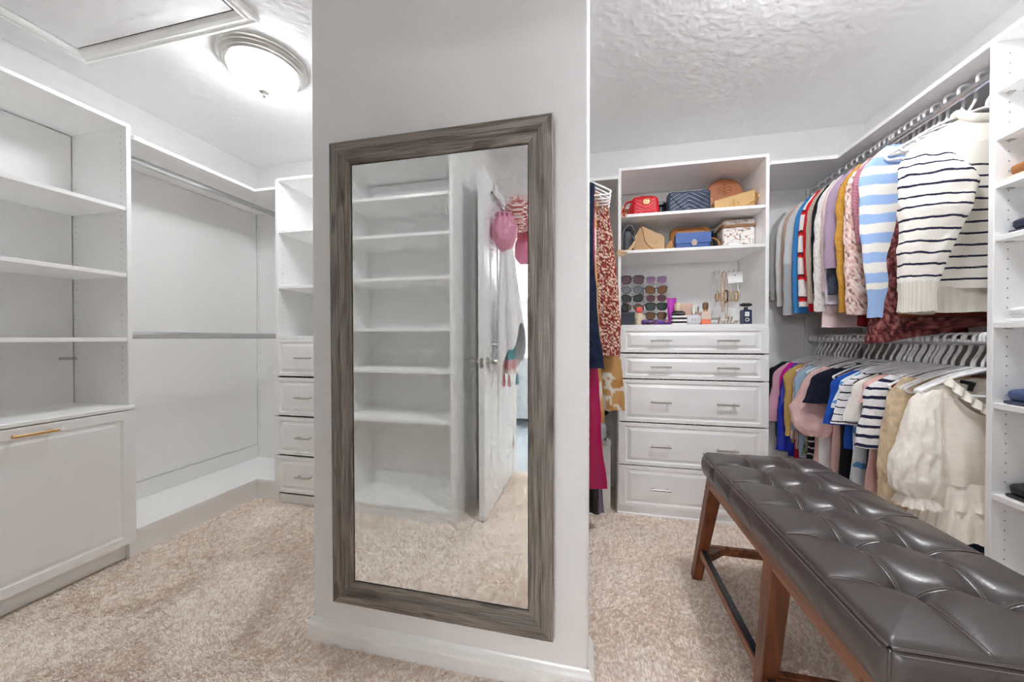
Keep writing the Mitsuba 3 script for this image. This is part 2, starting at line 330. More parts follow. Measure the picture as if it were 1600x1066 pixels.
# ------------------------------------------------------------------ built-in closet units
def pins(pts, axis):
    "small dark shelf-pin holes on a panel face; axis: the direction they look"
    M = []
    for p in pts:
        g = np.arange(8)*PI/4; c = np.cos(g)*.0026; s = np.sin(g)*.0026; a = axis[1:]; e = (.0004 if axis[0] == '+' else -.0004)
        if a == 'y': v = np.c_[p[0]+c, np.full(8, p[1]+e), p[2]+s]; 
        else: v = np.c_[np.full(8, p[0]+e), p[1]+c, p[2]+s]
        M.append(trimesh.Trimesh(np.vstack([v, p]), [[i, (i+1) % 8, 8] for i in range(8)], process=False))
    return cat_m(M)
PIN = plain('#8d8c8a', .8)
def raised(x0, x1, z0, z1, y, th, mx_, mz):
    "raised-panel front whose face looks to -y at y; th thick"
    R = [(0, 0, th), (0, 0, .003), (.0025, .0025, 0), (mx_, mz, 0), (mx_+.008, mz+.007, .009), (mx_+.012, mz+.010, .009), (mx_+.033, mz+.026, .0012), (mx_+.0345, mz+.0272, .0004)]
    V = []
    for ix, iz, dd in R: V += [[x0+ix, y+dd, z0+iz], [x1-ix, y+dd, z0+iz], [x1-ix, y+dd, z1-iz], [x0+ix, y+dd, z1-iz]]
    F = []
    for k in range(len(R)-1):
        for j in range(4):
            a, b, c, e = 4*k+j, 4*k+(j+1) % 4, 4*k+4+(j+1) % 4, 4*k+4+j; F += [[a, b, c], [a, c, e]]
    q = 4*(len(R)-1); F += [[q, q+1, q+2], [q, q+2, q+3], [0, 2, 1], [0, 3, 2]]
    return trimesh.Trimesh(V, F, process=False)
def bar_pull(x0, x1, z, y):
    return cat_m([cb(x0, x1, y-.036, y-.026, z-.005, z+.005, .001), cb(x0+.010, x0+.019, y-.028, y+.001, z-.0045, z+.0045, .001), cb(x1-.019, x1-.010, y-.028, y+.001, z-.0045, z+.0045, .001)])
TH = .019
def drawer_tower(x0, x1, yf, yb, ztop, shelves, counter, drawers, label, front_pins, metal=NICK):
    "drawers below, open shelves above, facing -y"
    t = thing('closet_drawer_tower', label, 'cabinet')
    for a, b in ((x0, x0+TH), (x1-TH, x1)): put('side_panel', cb(a, b, yf, yb, .004, ztop), MEL, t)
    put('top_panel', cb(x0+TH, x1-TH, yf, yb, ztop-TH, ztop), MEL, t)
    put('back_panel', bx(x0+TH+.003, x1-TH-.003, yb-.012, yb-.003, .06, ztop-TH-.003), BACKP, t)
    for z in shelves: put('shelf', cb(x0+TH+.001, x1-TH-.001, yf+.002, yb-.013, z-TH, z), MEL, t)
    put('countertop', cb(x0+TH, x1-TH, yf-.016, yb-.013, counter-TH, counter), MEL, t)
    put('toe_kick', cb(x0+TH, x1-TH, yf+.004, yf+.022, .004, .062), MEL, t)
    zs = [z for z in np.arange(counter+.06, ztop-.06, .032)]
    P = [(x0+TH, y, z) for z in zs for y in (yf+.037, yb-.05)]
    put('pin_holes', pins(P, '+x'), PIN, t, kind='stuff')
    P = [(x1-TH, y, z) for z in zs for y in (yf+.037, yb-.05)]
    put('pin_holes', pins(P, '-x'), PIN, t, kind='stuff')
    for a, b in drawers:
        dk = put('drawer', raised(x0+.004, x1-.004, a, b, yf-.020, .019, .040, .019), MEL, t)
        for hx in (x0+.187, x1-.28): put('handle', bar_pull(hx, hx+.115, (a+b)/2-.002, yf-.020), metal, dk)
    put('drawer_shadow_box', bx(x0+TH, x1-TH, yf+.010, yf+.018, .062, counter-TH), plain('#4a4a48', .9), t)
    return t
CX0, CX1, CYF, CYB = .1507, .9746, 2.306, YR-.001
DR = [(.062, .308), (.315, .570), (.578, .834), (.841, .990), (.998, 1.147)]
drawer_tower(CX0, CX1, CYF, CYB, 2.13, [1.845, 1.624], 1.166, DR, 'white closet tower with five raised-panel drawers under shelves of handbags', True)
FX0, FX1, FYF, FYB = -2.032, -1.208, 1.962, YL-.001
drawer_tower(FX0, FX1, FYF, FYB, 2.13, [1.791, 1.428], 1.100, [(.083, .319), (.331, .574), (.586, .829), (.841, 1.080)], 'white empty closet tower with drawers in the far left corner', True)
struct('trim_4', cb(CX0, CX1, CYF-.012, CYF+.003, 0, .016, .003), TRIM)

def side_tower(xf, xb, y0, y1, ztop, shelves, counter, label, hamper=False):
    "unit on the left wall facing +x"
    t = thing('closet_shelf_tower', label, 'cabinet')
    for a, b in ((y0, y0+TH), (y1-TH, y1)): put('side_panel', cb(xb, xf, a, b, .004, ztop), MEL, t)
    put('top_panel', cb(xb, xf, y0+TH, y1-TH, ztop-TH, ztop), MEL, t)
    put('back_panel', bx(xb+.018, xb+.026, y0+TH+.004, y1-TH-.004, counter, ztop-TH-.004), BACKP, t)
    put('back_gap', bx(xb+.003, xb+.008, y0+TH, y1-TH, counter, ztop-TH), plain('#5a5956', .9), t)
    for z in shelves: put('shelf', cb(xb+.028, xf-.002, y0+TH+.001, y1-TH-.001, z-TH, z), MEL, t)
    put('countertop', cb(xb+.003, xf+.022, y0+.002, y1-.002, counter-TH, counter, .004), MEL, t)
    put('toe_kick', cb(xf-.045, xf-.027, y0+TH, y1-TH, .004, .085), MEL, t)
    P = [(x, y1-TH, z) for z in np.arange(counter+.06, ztop-.03, .032) for x in (xf-.037, xb+.05)]
    put('pin_holes', pins(P, '-y'), PIN, t, kind='stuff')
    P = [(x, y0+TH, z) for z in np.arange(counter+.06, ztop-.03, .032) for x in (xf-.037, xb+.05)]
    put('pin_holes', pins(P, '+y'), PIN, t, kind='stuff')
    m = raised(y0+.003, y1-.003, .086, counter-TH-.004, 0, .019, .048, .040)
    m = rot(m, PI/2, (0, 0, 1)); m.apply_translation((xf+.021, 0, 0))      # -y face now looks to +x
    dk = put('hamper_door', m, MEL, t)
    hm = rot(bar_pull(.915, 1.040, 0, 0), PI/2, (0, 0, 1)); hm.apply_translation((xf+.021, 0, .705))
    put('handle', hm, GOLD, dk, label='slim gold bar handle')
    br = put('bracket', cat_m([cb(xb+.026, xb+.030, y1-.075, y1-TH-.001, .975, .990, .001), cb(xb+.03, xb+.045, y1-TH-.004, y1-TH-.0005, .975, .990, .001)]), plain('#b9b7b2', .4), t)
    return t
LXF = -2.212
side_tower(LXF, XL+.001, .638, 1.317, 2.13, [1.724, 1.402, 1.088], .757, 'white shelf tower with tilt-out hamper door and gold handle on the left wall')

# hanging section in the left corner: top shelf, two rods, panels, low ledge
def L_board(xin, yin, x1, y1, y0, xend, z0, z1):
    pg = sg.Polygon([(x1, y0), (xin, y0), (xin, yin), (xend, yin), (xend, y1), (x1, y1)]); m = ext(pg, z1-z0); m.apply_translation((0, 0, z0)); return m
t = thing('hanging_shelf', 'white corner shelf board above the empty hanging rods on the left', 'shelf')
put('board', L_board(-2.195, 1.963, XL+.001, YL-.001, 1.318, FX0-.001, 2.060, 2.079), MEL, t)
t = thing('corner_ledge', 'low white L-shaped ledge at the floor under the empty left rods', 'ledge')
put('board', L_board(-2.195, 1.963, XL+.001, YL-.001, 1.318, FX0-.001, .122, .141), MEL, t)
put('kick_board', cat_m([bx(-2.236, -2.221, 1.318, 1.999, 0, .122), bx(-2.236, FX0-.001, 1.984, 1.999, 0, .122)]), MEL, t)
t = thing('hanging_back_panel', 'white back panels with pin holes lining the empty left hanging corner', 'panel')
put('wall_panel', cb(XL+.001, XL+.013, 1.32, 2.335, .245, 2.058), MEL, t)
put('bottom_cleat', cb(XL+.001, XL+.018, 1.32, 2.335, .142, .238, .002), MEL, t)
put('end_panel', cb(XL+.002, FX0-.002, YL-.014, YL-.001, .142, 2.058), MEL, t)
put('pin_holes', pins([(-2.575, YL-.014, z) for z in np.arange(.2, 2.03, .032)], '-y'), PIN, t, kind='stuff')
def rod(name, p0, p1, label, r=.0125, tall=1.5):
    k = thing(name, label, 'closet rod')
    p0, p1 = np.array(p0, float), np.array(p1, float)
    m = tube(np.array([p0+(p1-p0)*s for s in np.linspace(0, 1, 12)]), r, 20); c = p0[2]
    v = np.array(m.vertices); v[:, 2] = c+(v[:, 2]-c)*tall; m = trimesh.Trimesh(v, m.faces, process=False)
    put('bar', m, CHROME, k, smooth=40)
    dd = (p1-p0)/np.linalg.norm(p1-p0)
    for q, s in ((p0, 1), (p1, -1)):
        e = tube([q, q+dd*s*.004, q+dd*s*.008], [.026, .026, .022], 20); put('end_cup', e, CHROME, k, smooth=40)
    return k
rod('closet_rod', (-2.33, 1.318, 2.012), (-2.33, YL-.015, 2.012), 'bare chrome upper rod under the left corner shelf')
rod('closet_rod', (-2.33, 1.318, 1.100), (-2.33, YL-.015, 1.100), 'bare chrome lower rod across the middle of the left corner')

# right wall: tower, shelf, rods, panels
t = thing('closet_shoe_tower', 'white shoe shelf tower at the right edge beside the hanging clothes', 'cabinet')
TX0, TX1, TY0, TY1 = 1.293, XR-.001, .76, 1.529
for a, b in ((TY0, TY0+TH), (TY1-TH, TY1)): put('side_panel', cb(TX0, TX1, a, b, .004, 2.060), MEL, t)
put('top_panel', cb(TX0, TX1, TY0, TY1, 2.060, 2.079), MEL, t)
put('back_panel', bx(TX1-.012, TX1-.003, TY0+TH, TY1-TH, .05, 2.05), BACKP, t)
SH = [1.910, 1.754, 1.597, 1.423, 1.138, .872, .570, .30, .09]
for z in SH: put('shelf', cb(TX0+.002, TX1-.013, TY0+TH+.001, TY1-TH-.001, z-TH, z), MEL, t)
put('toe_kick', cb(TX0+.01, TX0+.028, TY0+TH, TY1-TH, .004, .071), MEL, t)
put('pin_holes', pins([(x, TY1-TH, z) for z in np.arange(.13, 2.03, .032) for x in (TX0+.037, TX1-.05) if min(abs(z-TH/2-s) for s in SH) > .016], '-y'), PIN, t, kind='stuff')
put('shelf_pins', cat_m([cb(TX0+.028, TX0+.046, TY1-TH-.010, TY1-TH, z-TH-.004, z-TH, .001) for z in SH[:6]]), NICK, t, kind='stuff')
t = thing('hanging_shelf', 'white corner shelf board above the rod of hanging sweaters', 'shelf')
pg = sg.Polygon([(CX1+.001, 2.292), (1.293, 2.292), (1.293, TY1+.001), (XR-.001, TY1+.001), (XR-.001, YR-.001), (CX1+.001, YR-.001)])
m = ext(pg, .019); m.apply_translation((0, 0, 2.060)); put('board', m, MEL, t)
t = thing('hanging_back_panel', 'white back panels with pin holes behind the clothes on the right', 'panel')
put('wall_panel', cb(CX1+.001, 1.345, YR-.010, YR-.001, .15, 2.058), MEL, t)
put('end_panel', cb(1.350, XR-.016, YR-.016, YR-.001, .15, 2.058), MEL, t)
put('pin_holes', pins([(1.387, YR-.016, z) for z in np.arange(.2, 2.03, .032)], '-y'), PIN, t, kind='stuff')
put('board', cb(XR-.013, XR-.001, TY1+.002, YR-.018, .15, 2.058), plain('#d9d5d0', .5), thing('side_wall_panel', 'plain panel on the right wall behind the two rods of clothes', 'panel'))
RX, RZ1, RZ2 = 1.385, 2.020, 1.078
rod('closet_rod', (RX, TY1+.001, RZ1), (RX, YR-.017, RZ1), 'chrome upper rod holding the row of sweaters')
rod('closet_rod', (RX, TY1+.001, RZ2), (RX, YR-.017, RZ2), 'chrome lower rod holding the short sleeved tops')
# left part of the right closet: shelf and rod behind the mirror wall
t = thing('hanging_shelf', 'white shelf board left of the handbag tower above the hanging dresses', 'shelf')
pg = sg.Polygon([(SX1+.001, PY1+.001), (-.02, PY1+.001), (-.02, 2.292), (CX0-.001, 2.292), (CX0-.001, YR-.001), (SX1+.001, YR-.001)])
m = ext(pg, .019); m.apply_translation((0, 0, 2.060)); put('board', m, MEL, t)
rod('closet_rod', (-.12, PY1+.001, 2.02), (-.12, YR-.001, 2.02), 'chrome rod behind the mirror wall holding the dresses')

# shelf unit behind the camera, seen in the mirror
t = thing('closet_open_shelves', 'tall white open shelf unit reflected in the mirror', 'shelf unit')
UX0, UX1, UY0, UY1 = -1.509, -.766, -.044, .2725
for a, b in ((UX0, UX0+TH), (UX1-TH, UX1)): put('side_panel', cb(a, b, UY0, UY1, .004, 2.13), MEL, t)
put('top_panel', cb(UX0+TH, UX1-TH, UY0, UY1, 2.13-TH, 2.13), MEL, t)
put('back_panel', bx(UX0+TH+.003, UX1-TH-.003, UY0+.003, UY0+.011, .1, 2.10), BACKP, t)
put('back_cleat', cb(UX0+TH+.001, UX1-TH-.001, UY0+.011, UY0+.024, .084, .165), MEL, t)
US = [1.8828, 1.6613, 1.4093, 1.1139, .869, .577, .0643]
for z in US: put('shelf', cb(UX0+TH+.001, UX1-TH-.001, UY0+.012, UY1-.001, z, z+TH), MEL, t)
put('toe_kick', cb(UX0+TH, UX1-TH, UY1-.022, UY1-.004, .004, .0643), MEL, t)
put('pin_holes', pins([(UX0+TH, y, z) for z in np.arange(.12, 2.08, .032) for y in (UY1-.037, UY0+.05)], '+x'), PIN, t, kind='stuff')

# ------------------------------------------------------------------ door, reflected in the mirror
d_ = struct('door_1', bx(-.636, -.611, -.545, .199, .013, 2.045), DOORP)
def door_face(xf, s):
    M = []
    cols = [(-.435, -.225), (-.121, .089)]; rows = [(.23, .85), (1.03, 1.66), (1.76, 1.94)]
    grid_y = [-.545, -.435, -.225, -.121, .089, .199]; grid_z = [.013, .23, .85, 1.03, 1.66, 1.76, 1.94, 2.045]
    V, F = [], []
    def quad(*p):
        k = len(V); V.extend(p); F.extend([[k, k+1, k+2], [k, k+2, k+3]])
    for i in range(5):
        for j in range(7):
            y0, y1, z0, z1 = grid_y[i], grid_y[i+1], grid_z[j], grid_z[j+1]
            if i in (1, 3) and j in (1, 3, 5):
                R = [(0, 0), (.010, -.008), (.020, -.008), (.045, -.001)]
                for (a, da), (b, db) in zip(R[:-1], R[1:]):
                    A = [(y0+a, z0+a), (y1-a, z0+a), (y1-a, z1-a), (y0+a, z1-a)]; B = [(y0+b, z0+b), (y1-b, z0+b), (y1-b, z1-b), (y0+b, z1-b)]
                    for q in range(4):
                        r = (q+1) % 4; quad((xf+s*da, *A[q]), (xf+s*da, *A[r]), (xf+s*db, *B[r]), (xf+s*db, *B[q]))
                b, db = R[-1]; quad((xf+s*db, y0+b, z0+b), (xf+s*db, y1-b, z0+b), (xf+s*db, y1-b, z1-b), (xf+s*db, y0+b, z1-b))
            else: quad((xf, y0, z0), (xf, y1, z0), (xf, y1, z1), (xf, y0, z1))
    ring = [(-.545, .013), (.199, .013), (.199, 2.045), (-.545, 2.045)]
    for q in range(4):
        r = (q+1) % 4; quad((xf, *ring[q]), (xf, *ring[r]), (xf-s*.012, *ring[r]), (xf-s*.012, *ring[q]))
    return trimesh.Trimesh(V, F, process=False)
put('door_face', door_face(-.606, 1), DOORP, d_); put('door_face', door_face(-.641, -1), DOORP, d_)
for s in (1, -1):
    x = -.606 if s > 0 else -.641
    kp = [(0, .0), (.030, 0), (.031, .004), (.026, .008), (.011, .010), (.010, .030), (.018, .036), (.026, .046), (.027, .056), (.022, .064), (.010, .068), (0, .068)]
    m = lathe(kp, 28, axis='x'); 
    if (m.vertices[:, 0].mean() > 0) != (s > 0): m = rot(m, PI, (0, 0, 1))
    put('door_knob', mv(m, x, .135, .931), NICK, d_, smooth=30)
put('latch_plate', cb(-.634, -.613, .199, .2012, .902, .96, .0008), NICK, d_)
for z in (.2, 1.0, 1.85): put('hinge', tube([(-.60, -.548, z), (-.60, -.548, z+.09)], .006, 10), NICK, d_)

# ------------------------------------------------------------------ wall mirror
TILT = .0063
def lean(m, z0=.165):
    "tilts the mirror's top towards the room about its lower edge"
    m = m.copy(); m.apply_transform(trimesh.transformations.rotation_matrix(TILT, (1, 0, 0), (0, PY0-.004, z0))); return m
mr = thing('wall_mirror', 'tall mirror in a weathered grey wood frame leaning on the white wall', 'mirror')
MX0, MX1, MZ0, MZ1 = -.883, -.1155, .1652, 1.7536
FP = [(0, .002), (0, .024), (.003, .027), (.012, .028), (.030, .027), (.033, .024), (.037, .024), (.039, .027), (.043, .027), (.047, .023), (.066, .018), (.070, .020), (.0745, .019), (.076, .012)]
def mirror_rail(side):
    c0 = [(MX0, MZ0, 1, 1), (MX1, MZ0, -1, 1), (MX1, MZ1, -1, -1), (MX0, MZ1, 1, -1)]; a, b = c0[side], c0[(side+1) % 4]
    V, UV, F = [], [], []; L = math.hypot(a[0]-b[0], a[1]-b[1]); acc = 0
    for k in range(len(FP)-1):
        q = []
        for o, dp in (FP[k], FP[k+1]):
            q.append(((a[0]+a[2]*o, PY0-dp, a[1]+a[3]*o), (b[0]+b[2]*o, PY0-dp, b[1]+b[3]*o), o))
        s = len(V)
        for p0, p1, o in q:
            V += [p0, p1]; UV += [(o+.2*side, o+side*3.1), (o+.2*side, L-o+side*3.1)]
        F += [[s, s+1, s+3], [s, s+3, s+2]]
    return trimesh.Trimesh(V, F, process=False), np.array(UV)
for s in range(4):
    m, uv = mirror_rail(s); put('frame_rail', lean(m), FRAME, mr, uv=uv)
put('glass', lean(bx(MX0+.0785, MX1-.0785, PY0-.0115, PY0-.0105, MZ0+.0785, MZ1-.0785)), 'mirror_silver', mr)
put('backing', lean(bx(MX0+.010, MX1-.010, PY0-.0100, PY0-.003, MZ0+.010, MZ1-.010)), plain('#161514', .9), mr)

# ------------------------------------------------------------------ bench
bn = thing('tufted_bench', 'long dark brown tufted leather bench on walnut legs in front of the hanging clothes', 'bench')
BX_0, BX_1, BY_0, BY_1, BZ0, BZ1 = .470, .896, .700, 1.722, .500, .582
NW, NL = 3, 6; TW, TL = (BX_1-BX_0)/NW, (BY_1-BY_0-.0)/NL
def seat_height(x, y):
    "extra height of the cushion's top at plan position (arrays)"
    a, b = (x-BX_0)/TW, (y-BY_0)/TL
    da = np.min([np.abs(a-k) for k in range(1, NW)], 0)*TW; db = np.min([np.abs(b-k) for k in range(1, NL)], 0)*TL
    ea = np.minimum(x-BX_0, BX_1-x); eb = np.minimum(y-BY_0, BY_1-y); e = np.minimum(ea, eb)
    crown = .024*np.clip(e/.12, 0, 1)**.6
    db_btn = np.min([np.hypot((a-i)*TW, (b-j)*TL) for i in range(1, NW) for j in range(1, NL)], 0)
    dip = -.034*np.exp(-(db_btn/.034)**1.3)
    near = np.exp(-(db_btn/.075)**2)
    fade = np.clip(e/.07, 0.18, 1)
    seam = -(.011+.015*near)*fade*(np.exp(-(da/.011)**1.2)+np.exp(-(db/.011)**1.2))*.75
    fine = -.0022*(np.exp(-(da/.0022)**2)+np.exp(-(db/.0022)**2))
    return crown+dip+seam+fine
def bench_seat():
    nx, ny, nzz = 100, 236, 18
    V, F = [], []
    R = .020
    def rnd(v):
        h = np.array([(BX_1-BX_0)/2, (BY_1-BY_0)/2, (BZ1-BZ0)/2]); c0 = np.array([(BX_0+BX_1)/2, (BY_0+BY_1)/2, (BZ0+BZ1)/2]); q = v-c0
        lim = np.stack([np.full(len(q), h[0]-R), np.full(len(q), h[1]-R), np.where(q[:, 2] > 0, h[2]-R, h[2])], -1)
        c = np.clip(q, -lim, lim); dd = q-c; L = np.linalg.norm(dd, axis=1, keepdims=True); m = L[:, 0] > 1e-9
        q2 = q.copy(); q2[m] = c[m]+dd[m]/L[m]*np.minimum(R, L[m]*1.0).clip(0, R); return q2+c0
    gx, gy = np.linspace(BX_0, BX_1, nx+1), np.linspace(BY_0, BY_1, ny+1)
    X, Y = np.meshgrid(gx, gy, indexing='ij'); top = np.c_[X.ravel(), Y.ravel(), np.full(X.size, BZ1)]
    rt = rnd(top); rt[:, 2] += seat_height(np.clip(rt[:, 0], BX_0, BX_1), np.clip(rt[:, 1], BY_0, BY_1))
    i, j = np.meshgrid(np.arange(nx), np.arange(ny), indexing='ij'); k = (i*(ny+1)+j).ravel()
    F.append(np.stack([k, k+ny+1, k+ny+2, k+1], -1)); V.append(rt); off = len(rt)
    gz = np.linspace(BZ0, BZ1, nzz+1)
    def side(P, Q, seams, n):
        nonlocal off
        P, Q = np.array(P), np.array(Q); s = np.linspace(0, 1, n+1); A, Z = np.meshgrid(s, gz, indexing='ij')
        p = np.c_[P[0]+(Q[0]-P[0])*A.ravel(), P[1]+(Q[1]-P[1])*A.ravel(), Z.ravel()]
        r = rnd(p); nrm = np.array([(Q-P)[1], -(Q-P)[0]]); nrm = nrm/np.linalg.norm(nrm)
        L = np.linalg.norm(Q-P); t = A.ravel()*L; ds = np.min([np.abs(t-q) for q in seams], 0); e = np.minimum(t, L-t)
        zz = (Z.ravel()-BZ0)/(BZ1-BZ0); bul = .010*np.sin(np.clip(zz, 0, 1)*PI)*np.clip(e/.03, 0, 1)*(1-.9*np.exp(-(ds/.012)**1.3))
        r[:, :2] += nrm*bul[:, None]
        i, j = np.meshgrid(np.arange(n), np.arange(nzz), indexing='ij'); k = (i*(nzz+1)+j).ravel()+off
        F.append(np.stack([k, k+nzz+1, k+nzz+2, k+1], -1)); V.append(r); off += len(r)
    sy = [TL*q for q in range(1, NL)]; sx = [TW*q for q in range(1, NW)]
    side((BX_0, BY_1), (BX_0, BY_0), sy, 200); side((BX_1, BY_0), (BX_1, BY_1), sy, 200)
    side((BX_0, BY_0), (BX_1, BY_0), sx, 90); side((BX_1, BY_1), (BX_0, BY_1), sx, 90)
    f = np.vstack(F); m = trimesh.Trimesh(np.vstack(V), np.vstack([f[:, [0, 1, 2]], f[:, [0, 2, 3]]]), process=False); m.merge_vertices(digits_vertex=5); return m
st = put('seat_cushion', bench_seat(), BENCHL, bn, smooth=True)
def stitch(pts): return tube(pts, .0009, 4)
S = []
for kx in range(1, NW):
    y = np.linspace(BY_0+.012, BY_1-.012, 160); x = np.full_like(y, BX_0+kx*TW+.0042); S.append(stitch(np.c_[x, y, BZ1+seat_height(x, y)+.0006]))
for ky in range(1, NL):
    x = np.linspace(BX_0+.012, BX_1-.012, 90); y = np.full_like(x, BY_0+ky*TL+.0042); S.append(stitch(np.c_[x, y, BZ1+seat_height(x, y)+.0006]))
o = .0035
for q in (.004, .013):
    S.append(stitch([(BX_0+.0045-q*.35, y, BZ1-q*.8+.001) for y in np.linspace(BY_0+.015, BY_1-.015, 60)]))
    S.append(stitch([(x, BY_0+.0045-q*.35, BZ1-q*.8+.001) for x in np.linspace(BX_0+.015, BX_1-.015, 30)]))
for ky in range(1, NL):
    for o in (-.0035, .0035): S.append(stitch([(BX_0-.0005, BY_0+ky*TL+o, z) for z in np.linspace(BZ0+.012, BZ1-.018, 8)]))
for kx in range(1, NW):
    for o in (-.0035, .0035): S.append(stitch([(BX_0+kx*TW+o, BY_0-.0005, z) for z in np.linspace(BZ0+.01, BZ1-.018, 8)]))
put('stitching', cat_m(S), plain('#766a64', .7), st, kind='stuff', label='pale thread stitching along the seams')
def piping(pts): return tube(pts, .0032, 8)
put('seam_piping', cat_m([piping([(BX_0+.0052, y, BZ1-.0052+.002) for y in np.linspace(BY_0+.008, BY_1-.008, 60)]), piping([(x, BY_0+.0052, BZ1-.0032) for x in np.linspace(BX_0+.008, BX_1-.008, 40)]), piping([(BX_0+.0062, BY_0+.0062, z) for z in np.linspace(BZ0, BZ1-.006, 10)])]), BENCHL, st, smooth=True)
AZ = .448
put('apron', cb(BX_0+.010, BX_0+.032, BY_0+.03, BY_1-.03, AZ, BZ0+.002, .002), WOODY, bn)
put('apron', cb(BX_1-.032, BX_1-.010, BY_0+.03, BY_1-.03, AZ, BZ0+.002, .002), WOODY, bn)
put('apron', cb(BX_0+.032, BX_1-.032, BY_1-.052, BY_1-.030, AZ, BZ0+.002, .002), WOODY, bn)
put('apron', cb(BX_0+.032, BX_1-.032, BY_0+.030, BY_0+.052, AZ, BZ0+.002, .002), WOODY, bn)
def leg(xt, yt, xb, yb, zt=AZ+.03):
    P = []
    for (x, y, z, w) in ((xt, yt, zt, .027), (xb, yb, .0, .019)):
        for sx in (-1, 1):
            for sy in (-1, 1):
                for c in ((.002, 0), (0, .002)): P.append((x+sx*(w-c[0]), y+sy*(w-c[1]), z))
    return trimesh.convex.convex_hull(np.array(P))
LY = [(BY_1-.055, BY_1+.035), (1.135, 1.120), (BY_0+.055, BY_0-.03)]
for yt, yb in LY:
    put('leg', leg(BX_0+.038, yt, BX_0-.012, yb), WOOD, bn); put('leg', leg(BX_1-.038, yt, BX_1+.012, yb), WOOD, bn)
for (a, b) in ((0, 1), (1, 2)):
    ya, yb = LY[a][1]-.025-.03*(a == 0), LY[b][1]+.02
    for xs in (BX_0+.002, BX_1-.002):
        k = put('foot_rail', cb(xs-.013, xs+.013, yb, ya, .128, .160, .002), WOODY, bn)
        put('rubber_strip', cb(xs-.010, xs+.010, yb+.004, ya-.004, .159, .164, .001), plain('#1d242a', .25), k)
for i in range(3):
    y = LY[i][1]-.012*(i == 0)
    put('cross_rail', cb(BX_0+.006, BX_1-.006, y-.011, y+.011, .128, .162, .002), WOODY, bn)
    for s in (1, -1):
        if i < 2:
            xs = BX_0+.016 if s > 0 else BX_1-.016
            put('corner_brace', ext([(xs, y-.011), (xs+s*.075, y-.011), (xs+s*.020, y-.062), (xs, y-.062)][::s], .030).apply_translation((0, 0, .129)), WOOD, bn)

# ------------------------------------------------------------------ clothes and hangers
def hanger_mesh(hw=.205, drop=.068, neck=-.098, r=.0054):
    h = [(-.027, -.006), (-.028, .010), (-.022, .022), (-.006, .0265), (.012, .0235), (.024, .012), (.0265, -.008), (.024, -.034), (.012, -.060), (.002, -.080), (0, neck)]
    hook = tube([(x, 0, z+.004) for x, z in cr([(a, b) for a, b in h], 4)], r*.95, 6)
    e = neck-drop
    loop = [(0, neck), (-.05, neck-.012), (-hw*.6, neck-drop*.52), (-hw+.010, e-.006), (-hw-.004, e-.018), (-hw+.008, e-.030), (-hw+.035, e-.031), (0, e-.031), (hw-.035, e-.031), (hw-.008, e-.030), (hw+.004, e-.018), (hw-.010, e-.006), (hw*.6, neck-drop*.52), (.05, neck-.012)]
    body = tube([(x, 0, z) for x, z in cr(loop, 4, True)], r, 6, True)
    return cat_m([hook, body])
HPLY = mikit.ply(hanger_mesh(), HANG, smooth=True)
def hanger(x, y, z, yaw, label, group=None):
    k = uniq('clothes_hanger'); scene[k] = {**HPLY, 'to_world': T().translate([x, y, z-.0045]).rotate([0, 0, 1], math.degrees(yaw))}
    labels[k] = {'label': label, 'category': 'hanger'}
    if group: labels[k]['group'] = group
def hashn(P, f, seed=0):
    q = np.floor(P*f).astype(np.int64); h = (q[:, 0]*374761393+q[:, 1]*668265263+q[:, 2]*2147483647+seed*144665) & 0xFFFFFFFF
    h = ((h ^ (h >> 13))*1274126177) & 0xFFFFFFFF
    return ((h ^ (h >> 16)) & 0xFFFFFF)/16777215.0
def tone(h, amp=.10, f=9.0):
    c = lin(h)
    def fn(L, g, P): 
        return c[None]*(1+amp*(meshkit.fbm(P*f, 3)-.5)[:, None]*2)
    return fn
def stripes(base, line, pitch, width, start=0.0, stop=9.0, double=None):
    b, l = lin(base), lin(line)
    def fn(L, g, P):
        t = (L-start) % pitch; on = (t < width) & (L > start) & (L < stop)
        if double: on |= (t > double) & (t < double+width) & (L > start) & (L < stop)
        c = np.where(on[:, None], l, b); return c*(1+.06*(meshkit.fbm(P*12, 2)-.5)[:, None])
    return fn
def marl(cols, f=150, weights=None):
    C = np.array([lin(c) for c in cols]); w = np.cumsum(weights or [1/len(cols)]*len(cols))
    def fn(L, g, P): return C[np.minimum(np.searchsorted(w, hashn(P*np.array([1, 1, .6]), f)), len(cols)-1)]
    return fn
def ribbed(h, k=60, amp=.22):
    c = lin(h)
    def fn(L, g, P): return c[None]*(1-amp*(np.cos(g*k) > .3))[:, None]
    return fn
def blobs(base, spots, f=22, th=.66, seed=4):
    b = lin(base); S = [lin(s) for s in spots]
    def fn(L, g, P):
        c = np.tile(b, (len(P), 1))
        for i, s in enumerate(S): c[meshkit.fbm(P*f, 2, seed+7*i) > th] = s
        return c
    return fn
def vstripes(cols, k=40):
    C = np.array([lin(c) for c in cols])
    def fn(L, g, P): return C[(np.floor(g/(2*PI)*k).astype(int)) % len(C)]
    return fn
def grid_faces(nv, nu):
    i, j = np.meshgrid(np.arange(nv-1), np.arange(nu), indexing='ij'); a = (i*nu+j).ravel(); b = (i*nu+(j+1) % nu).ravel()
    return np.vstack([np.stack([a, a+nu, b+nu], -1), np.stack([a, b+nu, b], -1)])
